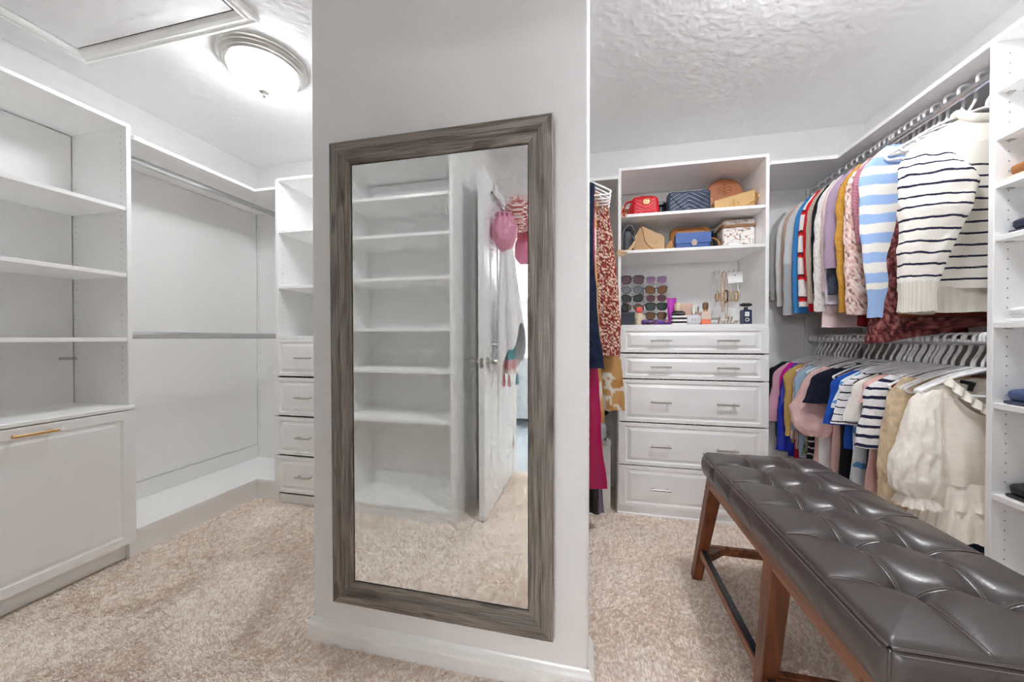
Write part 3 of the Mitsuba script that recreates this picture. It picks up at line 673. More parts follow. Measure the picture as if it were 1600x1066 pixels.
def loft(rows, nu=40, nv=48, wr=.10, wf=9.0, seed=0, pleat=(0, 0), sq=.85):
    "rows of (a, b, z, ra, rb): horizontal rounded rings, interpolated smoothly"
    R = cr(np.array(rows, float), 12); s = np.linspace(0, len(R)-1, nv); R = np.stack([np.interp(s, np.arange(len(R)), R[:, k]) for k in range(5)], -1)
    g = np.arange(nu)*2*PI/nu; c, sn = np.cos(g), np.sin(g); c, sn = np.sign(c)*np.abs(c)**sq, np.sign(sn)*np.abs(sn)**sq
    q = np.stack(np.broadcast_arrays(np.cos(g)[None]*1.3, np.sin(g)[None]*1.3, R[:, 2:3]*wf), -1)
    n = (meshkit.fbm(q*1.6, 3, seed)-.5)*2
    tt = np.linspace(0, 1, nv)[:, None]
    k = 1+wr*n*np.minimum(1, .3+tt*2)+pleat[1]*np.cos(pleat[0]*g)[None]*tt
    V = np.stack([R[:, :1]+R[:, 3:4]*c[None]*k, R[:, 1:2]+R[:, 4:5]*sn[None]*(1+(k-1)*2.2), np.repeat(R[:, 2:3], nu, 1)+.006*n], -1)
    seg = np.r_[0, np.cumsum(np.linalg.norm(np.diff(R[:, :3], axis=0), axis=1))]
    return V.reshape(-1, 3), grid_faces(nv, nu), np.repeat(seg, nu), np.tile(g, nv)
def torso(wprof, zb, dep=.045, neck=(.075, .05, .018), hs=.2, zs=-.090, slope=.34, nu=80, nv=60, wr=.5, seed=0, hem=0.0, pleat=(0, 0), bshift=0.0):
    "wprof: half widths from shoulder to hem; zb: hem height; all relative to the rod"
    g = np.arange(nu)*2*PI/nu; c, sn = np.cos(g), np.sin(g); cc = np.sign(c)*np.abs(c)**.62; s2 = np.sign(sn)*np.abs(sn)**.7
    s = np.linspace(0, 1, nv); w = np.interp(s, np.linspace(0, 1, len(wprof)), wprof); w = np.convolve(np.pad(w, 4, 'edge'), np.ones(9)/9, 'valid'); w[0] = wprof[0]
    A = w[:, None]*cc[None]; a0 = hs*cc
    nk = np.clip(1-(a0/neck[0])**2, 0, 1)**.7; top = zs-np.maximum(np.abs(a0)-.02, 0)*slope-nk*np.where(sn < 0, neck[1], neck[2])
    D = np.interp(s, [0, .12, .5, 1], [.010, dep*.65, dep, dep*1.02])[:, None]
    B = s2[None]*(D+ (nk*.028)[None]*np.exp(-s*9)[:, None])
    zbot = zb+hem*A/.25
    Z = top[None]+s[:, None]**.97*(zbot-top[None])
    q = np.stack([A*7, np.broadcast_to(s2[None]*.6, A.shape), Z*1.7], -1); n = (meshkit.fbm(q*2.0, 3, seed)-.5)*2
    B = B+wr*dep*n*np.minimum(1, s*3)[:, None]+bshift*s[:, None]+pleat[1]*np.cos(A*pleat[0])*s[:, None]*np.sign(sn)[None]
    A = A+.012*(meshkit.fbm(np.stack([Z*6, np.sign(c)[None]*np.ones_like(Z), Z*0], -1), 2, seed+3)-.5)*2*s[:, None]
    V = np.stack([A, B, Z+.004*n*s[:, None]], -1)
    return V.reshape(-1, 3), grid_faces(nv, nu), (zs-.05-V[..., 2]).ravel(), np.tile(g, nv)
def long_sleeve(zc, w0=.075, w1=.052, out=.0, fwd=.022, hs=.2, full=1.0):
    z0 = -.135; n = 7; R = [(-hs+.045, 0, z0+.005, .028, .016)]
    for t in np.linspace(.08, 1, n):
        R.append((-hs+.018-(.028+out*t)*math.sin(min(t*2.4, 1.57)), -fwd*t**.7, z0-.03+(zc-z0+.03)*t, (w0+(w1-w0)*t)*full*(.82 if t < .1 else 1), .020-.003*t))
    return R
def short_sleeve(zc, w0=.070, w1=.075, out=.055, fwd=.014, hs=.2):
    z0 = -.135; R = [(-hs+.045, 0, z0+.005, .028, .016)]
    for t in (.12, .4, .7, 1): R.append((-hs+.012-out*t, -fwd*t, z0-.02+(zc-z0+.02)*t, w0+(w1-w0)*t, .018))
    return R
def puff_sleeve(zc, big=.10, w1=.06, out=.06, fwd=.05, hs=.2):
    z0 = -.135; R = [(-hs+.045, 0, z0+.005, .03, .018)]
    for t, k in ((.1, .65), (.35, .85), (.62, 1.0), (.84, 1.0), (.95, .72)): R.append((-hs+.01-out*math.sin(min(1.57, t*2)), -fwd*t, z0-.02+(zc-z0+.02)*t, big*k, .045*k))
    R.append((-hs-out*.8, -fwd, zc, w1, .028)); return R
def garment(name, cat, label, short, y, rod, color, bsdf=None, wprof=(.2, .215, .22, .225), zb=-.68, dep=.020, sleeve=None, scol=None, cuff=None, collar=None, hemrib=None,
            yaw=0.0, res=1.0, vres=1.0, zs=-.104, slope=.34, wr=.5, seed=None, neck=(.075, .05, .018), hem=0.0, pleat=(0, 0), hang=True, swr=.10, group=None, hs=.2, xo=0.0, bshift=0.0, spleat=(0, 0)):
    seed = seed if seed is not None else int(y*1000) % 997
    rx, rz = rod[0]+xo, rod[1]; bsdf = bsdf or FAB
    t = thing(name, label, cat, group)
    cf = color if callable(color) else tone(color); sf = (scol if callable(scol) else tone(scol)) if scol is not None else cf
    cy, sy = math.cos(yaw), math.sin(yaw)
    def world(V): return np.c_[rx+V[:, 0]*cy-V[:, 1]*sy, y+V[:, 0]*sy+V[:, 1]*cy, rz+V[:, 2]-(.016 if rod is LO else 0)]
    def emit(part, V, F, L, g, fn, b=bsdf, **kw):
        W = world(V); return put(part, trimesh.Trimesh(W, F, process=False), b, t, smooth=True, color=np.clip(fn(L, g, W), 0, 1), **kw)
    nu, nv = int(84*res), int(64*res*vres)
    tv, tf, tl_, tg_ = torso(wprof, zb, dep, neck, nu=nu, nv=nv, wr=wr, seed=seed, hem=hem, pleat=pleat, hs=hs, bshift=bshift, zs=zs, slope=slope)
    tv[:, 0] = np.maximum(tv[:, 0], -.19-xo) if rod is LE else np.minimum(tv[:, 0], .262)
    emit('body', tv, tf, tl_, tg_, cf)
    if sleeve is not None:
        for sd in (1, -1):
            R = [(a*sd, b, z, ra, rb) for a, b, z, ra, rb in sleeve]; V, F, L, g = loft(R, int(44*res), int(56*res*vres), swr, seed=seed+sd, pleat=spleat)
            if sd < 0: F = F[:, ::-1]
            V[:, 0] = np.clip(V[:, 0], -.9, .262) if sd < 0 and rod is not LE else V[:, 0]
            if rod is LE: V[:, 0] = np.maximum(V[:, 0], -.19)
            emit('sleeve', V, F, L+.05, g, sf)
            if cuff:
                a, b, z, ra, rb = R[-1]; hgt, fn = cuff; rr = [(a, b, z+.004, ra*.98, rb), (a*1.005, b, z-hgt*.5, ra*.90, rb*.95), (a*1.01, b, z-hgt, ra*.93, rb)]
                V, F, L, g = loft(rr, int(60*res), 8, .02, seed=seed, pleat=(26, .03)); emit('cuff', V, F, L, g, fn if callable(fn) else tone(fn))
    if hemrib:
        hgt, fn = hemrib; w = wprof[-1]; R = [(0, bshift, zb+.006, w*.985, dep), (0, bshift, zb-hgt*.5, w*.955, dep*.92), (0, bshift, zb-hgt, w*.96, dep*.95)]
        V, F, L, g = loft(R, int(110*res), 8, .02, seed=seed, pleat=(44, .02), sq=.7); V[:, 2] += hem*V[:, 0]/.25; emit('hem_rib', V, F, L, g, fn if callable(fn) else tone(fn))
    if collar:
        r, fn = collar; g = np.linspace(0, 2*PI, 40, endpoint=False); a = np.cos(g)*(neck[0]+.004); b = np.sin(g)*.034
        z = zs-np.abs(a)*.25-np.clip(1-(a/neck[0])**2, 0, 1)**.7*np.where(b < 0, neck[1], neck[2])+.006
        P = np.c_[a, b, z]; m = tube(P, r, 10, True); V = np.array(m.vertices); k = (np.arange(40)[:, None]*np.ones(10)[None]).ravel()
        V[:, 2] = V[:, 2]+.3*(V[:, 2]-np.repeat(z, 10)); emit('collar', V, m.faces, k*.01, k*2*PI/40, fn if callable(fn) else tone(fn))
    if hang: hanger(rx, y, rz, yaw, 'white plastic hanger holding the '+short)
    return t, world
UP, LO, LE = (RX, RZ1), (RX, RZ2), (-.12, 2.02)
LS, SS, PS = long_sleeve, short_sleeve, puff_sleeve
# upper rod, from the far end to the camera
t, W = garment('blazer', 'jacket', 'pale grey blazer with dark cuff buttons, farthest on the upper rod', 'grey blazer', 2.655, UP, '#a5a5a3', wprof=(.2, .21, .205, .22), zb=-.74, sleeve=LS(-.69, .07, .055), neck=(.08, .12, .015), swr=.06)
for dz in (0, .028): put('button', trimesh.Trimesh(W(np.array(lathe([(0, -.004), (.007, -.004), (.008, 0), (.006, .003), (0, .003)], 14, axis='x').vertices)+np.array([-.278, -.038, -.645-dz])), lathe([(0, -.004), (.007, -.004), (.008, 0), (.006, .003), (0, .003)], 14, axis='x').faces), plain('#3d342c', .3), t, label='dark button')
garment('shirt', 'shirt', 'plain white shirt with long sleeves beside the grey blazer', 'white shirt', 2.58, UP, '#dddbd8', zb=-.72, sleeve=LS(-.74, .065, .05), collar=(.010, '#e2e0dd'), swr=.07)
garment('cardigan', 'cardigan', 'cream cardigan with terracotta edge between the white shirt and the grey striped sweater', 'terracotta edged cardigan', 2.515, UP, lambda L, g, P: np.where((np.abs(g-PI*1.1) < .35)[:, None], lin('#b8664a'), lin('#d9c8b6')), zb=-.80, sleeve=LS(-.70, .06, .045), scol='#cfae97')
garment('sweater', 'sweater', 'light grey sweater with thin black stripes and grey sleeves', 'grey striped sweater', 2.455, UP, stripes('#d5d4d2', '#26262c', .062, .006, .1), KNIT, zb=-.76, sleeve=LS(-.80, .07, .062, .01), scol=lambda L, g, P: np.where((L < .42)[:, None], stripes('#d5d4d2', '#26262c', .062, .006, .1)(L, g, P), lin('#b3b3b4')), res=1.2, swr=.08)
garment('sweater', 'sweater', 'bright blue sweater hanging behind the red striped one', 'bright blue sweater', 2.39, UP, '#3f86c6', KNIT, zb=-.78, sleeve=LS(-.79, .058, .05))
garment('sweater', 'sweater', 'white sweater with pairs of red stripes edged in black', 'red striped white sweater', 2.335, UP, '#e9e5e3', KNIT, zb=-.74, sleeve=LS(-.76, .058, .050), scol=lambda L, g, P: (lambda u: np.where(((u < .007) | ((u > .012) & (u < .016)) | (u > .1205) )[:, None], lin('#2b1c22'), np.where((u < .028)[:, None], lin('#dd2a2b'), lin('#ece8e6'))))((L-.02) % .122), res=1.1, vres=2.4, swr=.06, collar=(.008, '#8fb0d8'))
garment('top', 'top', 'scarlet red top showing only as a strip beside the beige knit', 'scarlet top', 2.29, UP, '#d4242b', zb=-.79, sleeve=LS(-.62, .055, .045))
garment('sweater', 'sweater', 'taupe beige knit sweater next to the scarlet top', 'taupe knit', 2.25, UP, '#b6a596', KNIT, zb=-.73, sleeve=LS(-.75, .065, .05))
garment('sweater', 'sweater', 'black fluffy sweater between the taupe and the white fluffy knit', 'black fluffy sweater', 2.205, UP, marl(['#18171c', '#222028', '#2b2932'], 200), KNIT, zb=-.70, sleeve=LS(-.70, .06, .05))
garment('sweater', 'sweater', 'white fluffy sweater with a long soft sleeve', 'white fluffy sweater', 2.155, UP, marl(['#dedad5', '#e8e5e1', '#cfcac4'], 170), KNIT, zb=-.72, sleeve=LS(-.80, .075, .066), swr=.12)
garment('blouse', 'blouse', 'blush pink satin blouse hanging lower than its neighbours', 'blush satin blouse', 2.125, UP, '#dcc2c2', SATIN, wprof=(.2, .22, .235, .25), zb=-.88, sleeve=LS(-.70, .06, .05))
garment('sweater', 'sweater', 'pale lilac white fine knit beside the slate sweater', 'pale lilac knit', 2.10, UP, '#d2cad3', KNIT, zb=-.76, sleeve=LS(-.77, .06, .05))
garment('sweater', 'sweater', 'dark slate blue sweater with straight cuffs', 'slate sweater', 2.07, UP, marl(['#454a59', '#4f5463', '#3c404e'], 260), KNIT, zb=-.66, sleeve=LS(-.72, .066, .056))
garment('sweater', 'sweater', 'lilac ribbed sweater with a wide bent sleeve behind the mustard one', 'lilac ribbed sweater', 2.04, UP, ribbed('#b9a2bb', 44), KNIT, zb=-.70, sleeve=LS(-.60, .085, .055, .03))
garment('sweater', 'sweater', 'plum speckled knit showing as a strip beside the mustard sweater', 'plum speckled knit', 2.02, UP, marl(['#8d4f68', '#c9a6b4', '#6f3a52'], 130), KNIT, zb=-.66, sleeve=LS(-.55, .05, .045))
garment('cardigan', 'cardigan', 'mustard yellow cardigan with a ribbed cuff', 'mustard cardigan', 1.985, UP, marl(['#c08f3f', '#b5853a', '#cb9a49'], 240), KNIT, zb=-.72, sleeve=LS(-.715, .078, .062, .0), cuff=(.10, ribbed('#c18f3e', 26, .18)), swr=.12)
garment('sweater', 'sweater', 'pink white and brown marled chunky sweater beside the mustard cardigan', 'pink marled sweater', 1.92, UP, marl(['#e3c3b9', '#f0e0d6', '#b98a80', '#8a5c56', '#dcb0aa'], 115, [.3, .3, .17, .08, .15]), KNIT, zb=-.78, sleeve=LS(-.83, .085, .066, .0), res=1.3, swr=.12)
garment('sweater', 'sweater', 'dusty pink diagonally ribbed sweater behind the blue striped one', 'dusty pink ribbed sweater', 1.885, UP, lambda L, g, P: np.where((np.cos(P[:, 2]*420+P[:, 0]*300) > .2)[:, None], lin('#c08794'), lin('#a86c7b')), KNIT, zb=-.62, sleeve=LS(-.52, .075, .05))
garment('top', 'top', 'plain white top between the dusty pink and blue striped sweaters', 'plain white top', 1.86, UP, '#e6e4e2', zb=-.62, sleeve=LS(-.5, .06, .05))
LB = stripes('#ebe8e2', '#9db9e3', .082, .042, .02)
garment('sweater', 'sweater', 'cream sweater with wide light blue stripes and a blue cuff', 'blue striped sweater', 1.825, UP, LB, KNIT, wprof=(.2, .225, .235, .235), zb=-.70, sleeve=LS(-.735, .098, .068, .0, .05), cuff=(.115, '#9fbae2'), res=1.1, vres=2.4, swr=.07, collar=(.011, '#9db9e3'))
garment('cardigan', 'cardigan', 'long maroon flecked cardigan drooping below the other sweaters', 'maroon cardigan', 1.765, UP, marl(['#5b2a2c', '#7d4a48', '#3d1c20', '#94635c'], 150, [.38, .25, .25, .12]), KNIT, zs=-.17, hs=.14, wprof=(.14, .18, .24, .265), zb=-.90, dep=.045, hem=.055, yaw=-.12, res=1.5, wr=.55, seed=5, group=None)
garment('cardigan', 'cardigan', 'rust brown cardigan whose hem shows below the navy striped sweater', 'rust cardigan', 1.715, UP, '#7a3d1f', KNIT, zs=-.17, hs=.15, wprof=(.15, .18, .21, .21), zb=-.85)
garment('sweater', 'sweater', 'dark red knit hem showing low left of the maroon cardigan', 'dark red knit', 1.955, UP, '#6d1a20', KNIT, zs=-.2, hs=.13, wprof=(.13, .16, .19, .205), zb=-.90, hem=-.03)
CS = stripes('#ebe7df', '#22233a', .0405, .0074, .16, .60)
def cream_sleeve(L, g, P): return stripes('#ebe7df', '#22233a', .0405, .0074, .155, .70)(L, g, P)
RIB = ribbed('#dcd7cc', 30, .10)
t, W = garment('sweater', 'sweater', 'cream sweater with thin navy stripes, nearest on the upper rod', 'navy striped cream sweater', 1.645, UP, CS, KNIT, wprof=(.2, .232, .245, .25), zb=-.755, dep=.048, neck=(.085, .055, .02), bshift=.01, sleeve=[(-.150, 0, -.185, .025, .016), (-.182, -.014, -.235, .050, .026), (-.196, -.045, -.31, .088, .036), (-.190, -.065, -.39, .112, .040), (-.207, -.070, -.50, .096, .038), (-.232, -.070, -.62, .074, .032), (-.248, -.068, -.735, .058, .026)], slope=.52, scol=cream_sleeve, cuff=(.105, RIB), hemrib=(.085, ribbed('#ded9ce', 60, .08)), collar=(.0135, ribbed('#e4dfd5', 46, .20)), res=1.7, vres=3.0, swr=.09, wr=.35)
hanger(RX, 2.685, RZ1, .05, 'empty white plastic hanger at the far end of the upper rod')

# lower rod
garment('shirt', 't-shirt', 'dark green top, farthest on the lower rod', 'dark green top', 2.655, LO, '#0f5643', zb=-.62, sleeve=SS(-.44, .062, .066, .03))
garment('shirt', 't-shirt', 'black top hanging low beside the green one', 'black top beside the green one', 2.625, LO, '#15151c', zb=-.70, sleeve=SS(-.30))
garment('blouse', 'blouse', 'pale pink blouse with flared sleeve edge beside the green top', 'pale pink blouse', 2.595, LO, '#e3a9bd', wprof=(.2, .21, .22, .24), zb=-.66, sleeve=SS(-.50, .06, .085, .04), scol='#e6b0c2')
garment('top', 'top', 'hot magenta top showing as a narrow strip', 'hot magenta top', 2.555, LO, '#d4189b', zb=-.58, sleeve=SS(-.55, .05, .05, .01))
garment('blouse', 'blouse', 'royal blue satin blouse with gathered hem', 'royal blue satin blouse', 2.515, LO, '#1d2fb0', SATIN, wprof=(.2, .21, .225, .22), zb=-.70, sleeve=LS(-.66, .06, .065, .01), swr=.2, spleat=(9, .06))
garment('shirt', 'shirt', 'tan yellow shirt with rolled up cuff', 'tan yellow shirt', 2.465, LO, '#c7a562', wprof=(.2, .21, .21, .22), zb=-.60, sleeve=SS(-.50, .072, .062, .02, .03), cuff=(.055, '#d2b06c'), collar=(.012, '#b9853c'), swr=.14)
garment('top', 'top', 'red top glimpsed low between the blue and olive garments', 'low red top', 2.435, LO, '#a3182c', zb=-.74)
garment('blouse', 'blouse', 'blouse with thin white, pink and navy vertical stripes', 'vertical striped blouse', 2.40, LO, vstripes(['#e9e2e0', '#3c3e5c', '#e6c3b4', '#e9e2e0', '#8f4550'], 90), zb=-.62, sleeve=SS(-.56, .05, .055, .02), res=1.4)
garment('blouse', 'blouse', 'light denim blue blouse beside the pink puff sleeved one', 'light blue blouse', 2.365, LO, '#9db6cb', zb=-.66, sleeve=SS(-.50, .055, .055, .03))
garment('top', 'top', 'olive patterned silky top hanging low', 'olive patterned top', 2.33, LO, blobs('#7d826b', ['#545a49', '#a3a68c'], 26, .56), SATIN, wprof=(.17, .19, .22, .235), zb=-.64, wr=.9)
garment('top', 'top', 'black top with thin white stripes hanging low', 'black top with white stripes', 2.295, LO, stripes('#18181d', '#e8e6e4', .036, .006, .1), zb=-.72, res=1.4)
garment('blouse', 'blouse', 'dusty rose blouse with large puffed sleeves', 'puff sleeved rose blouse', 2.235, LO, '#d5b0ac', wprof=(.2, .205, .22, .235), zb=-.78, sleeve=PS(-.49, .105, .055, .045), swr=.22, spleat=(11, .05), wr=.9, res=1.3)
garment('top', 'top', 'white sleeveless top between the rose blouse and the navy shirt', 'white sleeveless top', 2.20, LO, '#dfdcda', wprof=(.16, .2, .215, .22), zb=-.72)
garment('shirt', 'polo shirt', 'very dark navy polo shirt with short sleeves', 'navy polo shirt', 2.15, LO, '#141a2b', wprof=(.2, .205, .2, .2), zb=-.34, sleeve=SS(-.31, .078, .085, .055), collar=(.013, '#1c2233'))
garment('top', 'top', 'light pink long top beneath the navy polo shirt', 'light pink long top', 2.105, LO, '#d9b2ab', wprof=(.19, .205, .21, .215), zb=-.76)
garment('top', 'top', 'black sleeveless top hanging straight beside the blue shirt', 'black sleeveless top', 2.06, LO, '#14141a', wprof=(.18, .2, .205, .21), zb=-.74)
garment('shirt', 't-shirt', 'cobalt blue t-shirt with short sleeves', 'cobalt blue t-shirt', 2.01, LO, '#1d4ea8', wprof=(.2, .21, .21, .21), zb=-.50, sleeve=SS(-.385, .07, .075, .045))
garment('blouse', 'blouse', 'white blouse with small blue flowers hanging low', 'blue flowered white blouse', 1.965, LO, blobs('#dbe0e4', ['#5d92c4'], 24, .68), wprof=(.19, .2, .21, .225), zb=-.70, sleeve=SS(-.30, .06, .06), res=1.6)
garment('shirt', 't-shirt', 'white t-shirt with thin black stripes, left one of the two striped t-shirts', 'thin striped t-shirt', 1.925, LO, stripes('#e8e6e8', '#22232f', .034, .006, .02), wprof=(.2, .205, .21, .21), zb=-.42, sleeve=SS(-.365, .075, .082, .055), res=1.1, vres=2.4)
garment('shirt', 't-shirt', 'dark charcoal t-shirt between the striped and cream t-shirts', 'charcoal t-shirt', 1.885, LO, '#25242d', wprof=(.2, .205, .205, .21), zb=-.66, sleeve=SS(-.26, .06, .06, .02))
garment('shirt', 't-shirt', 'cream t-shirt with a short sleeve beside the striped ones', 'cream t-shirt', 1.855, LO, '#e1dbd4', wprof=(.2, .205, .21, .21), zb=-.50, sleeve=SS(-.335, .075, .083, .055))
garment('shirt', 't-shirt', 'soft pink long t-shirt under the navy striped sleeve', 'soft pink t-shirt', 1.825, LO, '#dcb2ab', wprof=(.2, .215, .235, .255), zb=-.66, sleeve=SS(-.25, .06, .06, .03))
garment('shirt', 't-shirt', 'white t-shirt with bold navy stripes, right one of the two striped t-shirts', 'bold striped t-shirt', 1.79, LO, stripes('#eceaec', '#1f2140', .040, .013, .03), wprof=(.2, .205, .21, .21), zb=-.45, sleeve=SS(-.43, .075, .080, .050), res=1.1, vres=2.4)
garment('top', 'top', 'dark red top low behind the cream blouses', 'dark red top', 1.76, LO, '#8e1428', zb=-.71)
garment('blouse', 'blouse', 'tan and cream dotted blouse behind the ruffled cream blouse', 'tan dotted blouse', 1.72, LO, tone('#d3bd9d', .35, 60), wprof=(.2, .215, .22, .235), zb=-.62, sleeve=PS(-.685, .060, .05, .02, .02), swr=.18, spleat=(9, .05), res=1.4)
t, W = garment('top', 'top', 'white top with a black neck label inside the ruffled blouse', 'white top with a neck label', 1.68, LO, '#e9e8e6', wprof=(.16, .19, .2, .2), zb=-.5, neck=(.10, .16, .03))
lb = bx(-.040, .006, -.0012, .0012, -.013, .0); tg = bx(-.012, .004, -.0012, .0012, -.034, -.013)
put('neck_label', mv(rot(cat_m([lb, tg]), .25, (0, 1, 0)), RX-.02, 1.655, RZ2-.155), plain('#16171a', .7), t, label='black woven neck label')
CREAM = tone('#efe8dd', .09, 90)
t, W = garment('blouse', 'blouse', 'ruffled cream blouse with puffed sleeve and peplum, nearest on the lower rod', 'ruffled cream blouse', 1.625, LO, CREAM, wprof=(.2, .198, .188, .172), zb=-.50, dep=.042, neck=(.125, .15, .02), sleeve=[(-.160, 0, -.165, .028, .018), (-.192, -.010, -.205, .042, .026), (-.215, -.025, -.29, .052, .036), (-.235, -.038, -.38, .062, .044), (-.250, -.042, -.46, .072, .046), (-.252, -.042, -.515, .068, .042), (-.240, -.042, -.545, .050, .032)], swr=.14, spleat=(13, .04), wr=.6, res=2.0)
def ruffle(name, a, b, z0, z1, w0, w1, d0, d1, k, amp, seed):
    R = [(a, b, z0, w0, d0), (a, b, z0+(z1-z0)*.5, (w0+w1)/2, (d0+d1)/2), (a, b, z1, w1, d1)]
    V, F, L, g = loft(R, 150, 14, .05, seed=seed, pleat=(k, amp)); Wd = W(V)
    put(name, trimesh.Trimesh(Wd, F, process=False), FAB, t, smooth=True, color=CREAM(L, g, Wd))
ruffle('peplum_tier', 0, 0, -.495, -.585, .174, .212, .042, .062, 24, .06, 1)
ruffle('peplum_tier', 0, 0, -.570, -.690, .198, .238, .056, .074, 28, .07, 2)
ruffle('sleeve_cuff', -.240, -.042, -.543, -.58, .049, .062, .034, .045, 14, .08, 3)
for s in (-1, 1):
    P = cr([(s*.130, -.012, -.125), (s*.105, -.034, -.165), (s*.07, -.045, -.205), (s*.03, -.05, -.235), (0, -.052, -.245)], 6)
    V, F = [], []
    for i, p in enumerate(P):
        q = .010*math.sin(i*1.7); V += [p+[0, 0, .014], p+[s*.022, -.012+q, -.010]]
        if i: F += [[2*i-2, 2*i-1, 2*i+1], [2*i-2, 2*i+1, 2*i]]
    m = trimesh.Trimesh(W(np.array(V)), F, process=False).subdivide(); put('neck_ruffle', m, FAB, t, smooth=True, color=one(m, '#efe8dd'))
hg = 'spare hangers bunched on the lower rod'
for i, y in enumerate(np.linspace(1.60, 2.05, 13)): hanger(RX, y+.012, RZ2, .08*math.sin(i*2.3), 'plain white plastic hanger in the tight row along the lower chrome rod', hg)
# low dark things at the end of the bench side: folded jeans showing under the blouses
t, W = garment('jeans', 'jeans', 'dark blue jeans hanging low behind the cream blouses', 'dark jeans', 1.66, LO, '#27344d', wprof=(.10, .12, .14, .15), zb=-.90, zs=-.56, hang=False, neck=(.02, .0, .0), hs=.1)

# dresses behind the mirror wall
garment('dress', 'dress', 'rust red dress with small cream dots hanging beside the handbag tower', 'dotted rust dress', 2.10, LE, lambda L, g, P: np.where((hashn(P*np.array([1, 1, .7]), 150) > .66)[:, None], lin('#e9cdb8'), np.where((hashn(P*1.0, 90, 3) > .8)[:, None], lin('#5e2420'), lin('#8e3b33'))), wprof=(.2, .225, .25, .262, .278, .262), zb=-1.035, dep=.030, res=2.2, wr=.5)
garment('dress', 'dress', 'dark navy dress hanging in front of the dotted dress', 'dark navy dress', 1.90, LE, marl(['#16213a', '#1d2a45', '#121a2c'], 240), wprof=(.13, .12, .13, .155, .18), zb=-1.09, dep=.024, hs=.13)
garment('skirt', 'skirt', 'camel and white printed skirt below the dotted dress', 'camel printed skirt', 2.18, LE, blobs('#e7ded1', ['#c79a62', '#b9884f'], 11, .52), wprof=(.2, .22, .25, .28, .305), zb=-1.355, dep=.032, res=1.4, pleat=(60, .012))
garment('skirt', 'skirt', 'camel printed hem under the navy dress', 'second camel printed skirt', 2.00, LE, blobs('#eadfd0', ['#cf9f68', '#b9884f'], 11, .5, 9), wprof=(.14, .14, .15, .165, .185), zb=-1.39, dep=.02, hs=.14)
garment('dress', 'dress', 'deep magenta pink satin dress reaching low beside the mirror wall', 'magenta satin dress', 1.955, LE, blobs('#a30d4f', ['#d64f6d'], 9, .8), SATIN, wprof=(.13, .13, .14, .16, .195), zb=-1.73, dep=.02, hs=.13)
garment('dress', 'dress', 'black and grey satin dress with the lowest hem of the dresses', 'black and grey satin dress', 2.045, LE, lambda L, g, P: np.where((P[:, 0] > .035)[:, None], lin('#77717f'), lin('#17161c')), SATIN, wprof=(.14, .14, .15, .16, .185), zb=-1.905, dep=.02, hs=.14, pleat=(90, .014), res=1.3)
b = thing('storage_bin', 'white fabric bin under the dresses beside the drawer tower', 'bin')
bm = cat_m([cb(-.115, .112, 2.34, 2.36, .0, .42, .003), cb(-.115, .112, 2.62, 2.64, .0, .42, .003), cb(-.115, -.095, 2.36, 2.62, 0, .42, .003), cb(.092, .112, 2.36, 2.62, 0, .42, .003), bx(-.095, .092, 2.36, 2.62, .001, .02)])
put('body', bm, plain('#e5e3df', .8), b); put('rim', cat_m([cb(-.119, .116, 2.336, 2.364, .405, .432, .004), cb(.088, .116, 2.364, 2.61, .405, .432, .004)]), plain('#d8d6d2', .8), b)
def crumple(v):
    n = meshkit.fbm(v*22+5, 3, 2)-.5; return v*(1+.55*n[:, None])
m = soft_box((.17, .2, .20), .07, 26, crumple); m.apply_translation((.0, 2.48, .455)); put('plastic_bag', m, plain('#e6e7e9', .35), None, smooth=40, label='crumpled white plastic bag in the white bin', cat='bag')
m = soft_box((.15, .16, .12), .03, 14, lambda v: v*(1+.2*(meshkit.fbm(v*20, 2)[:, None]-.5))); m.apply_translation((.03, 2.56, .62)); put('black_bag', m, plain('#1a1b1f', .5), None, smooth=40, label='black bag on top of the white bin below the printed skirt', cat='bag')

# ------------------------------------------------------------------ handbags on the tower's upper shelves
def txt(s, h, x, y, z, depth=.0015, bold=True, mirror=False, tilt=0.0):
    "lettering facing -y, centred on x, its feet at z"
    m = meshkit.text_mesh(s, h, depth, bold); v = np.array(m.vertices); w = v[:, 0].max()+v[:, 0].min(); v[:, 0] -= w/2
    f = m.faces
    if mirror: v[:, 0] *= -1; f = f[:, ::-1]
    c, q = math.cos(tilt), math.sin(tilt); v = np.c_[v[:, 0]*c-v[:, 1]*q, v[:, 0]*q+v[:, 1]*c, v[:, 2]]
    return trimesh.Trimesh(np.c_[v[:, 0]+x, y-v[:, 2], v[:, 1]+z], f, process=False)
def torus(R, r, at, n=36, k=10, axis='y', sq=1.0):
    g = np.linspace(0, 2*PI, n, endpoint=False); c, s, o = np.cos(g)*R, np.sin(g)*R*sq, np.zeros(n)
    P = np.c_[c, o, s] if axis == 'y' else (np.c_[o, c, s] if axis == 'x' else np.c_[c, s, o]); return mv(tube(P, r, k, True), *at)
Z1, Z2 = 1.8455, 1.6245
def chevron(amp, k, slope, cx=0.0):
    def push(v):
        w = np.abs(np.sin((v[:, 2]+slope*np.abs(v[:, 0]-cx))*k)); v = v.copy(); f = v[:, 1] < v[:, 1].min()*.75
        v[f, 1] -= amp*(w[f]**.5-.5); return v
    return push
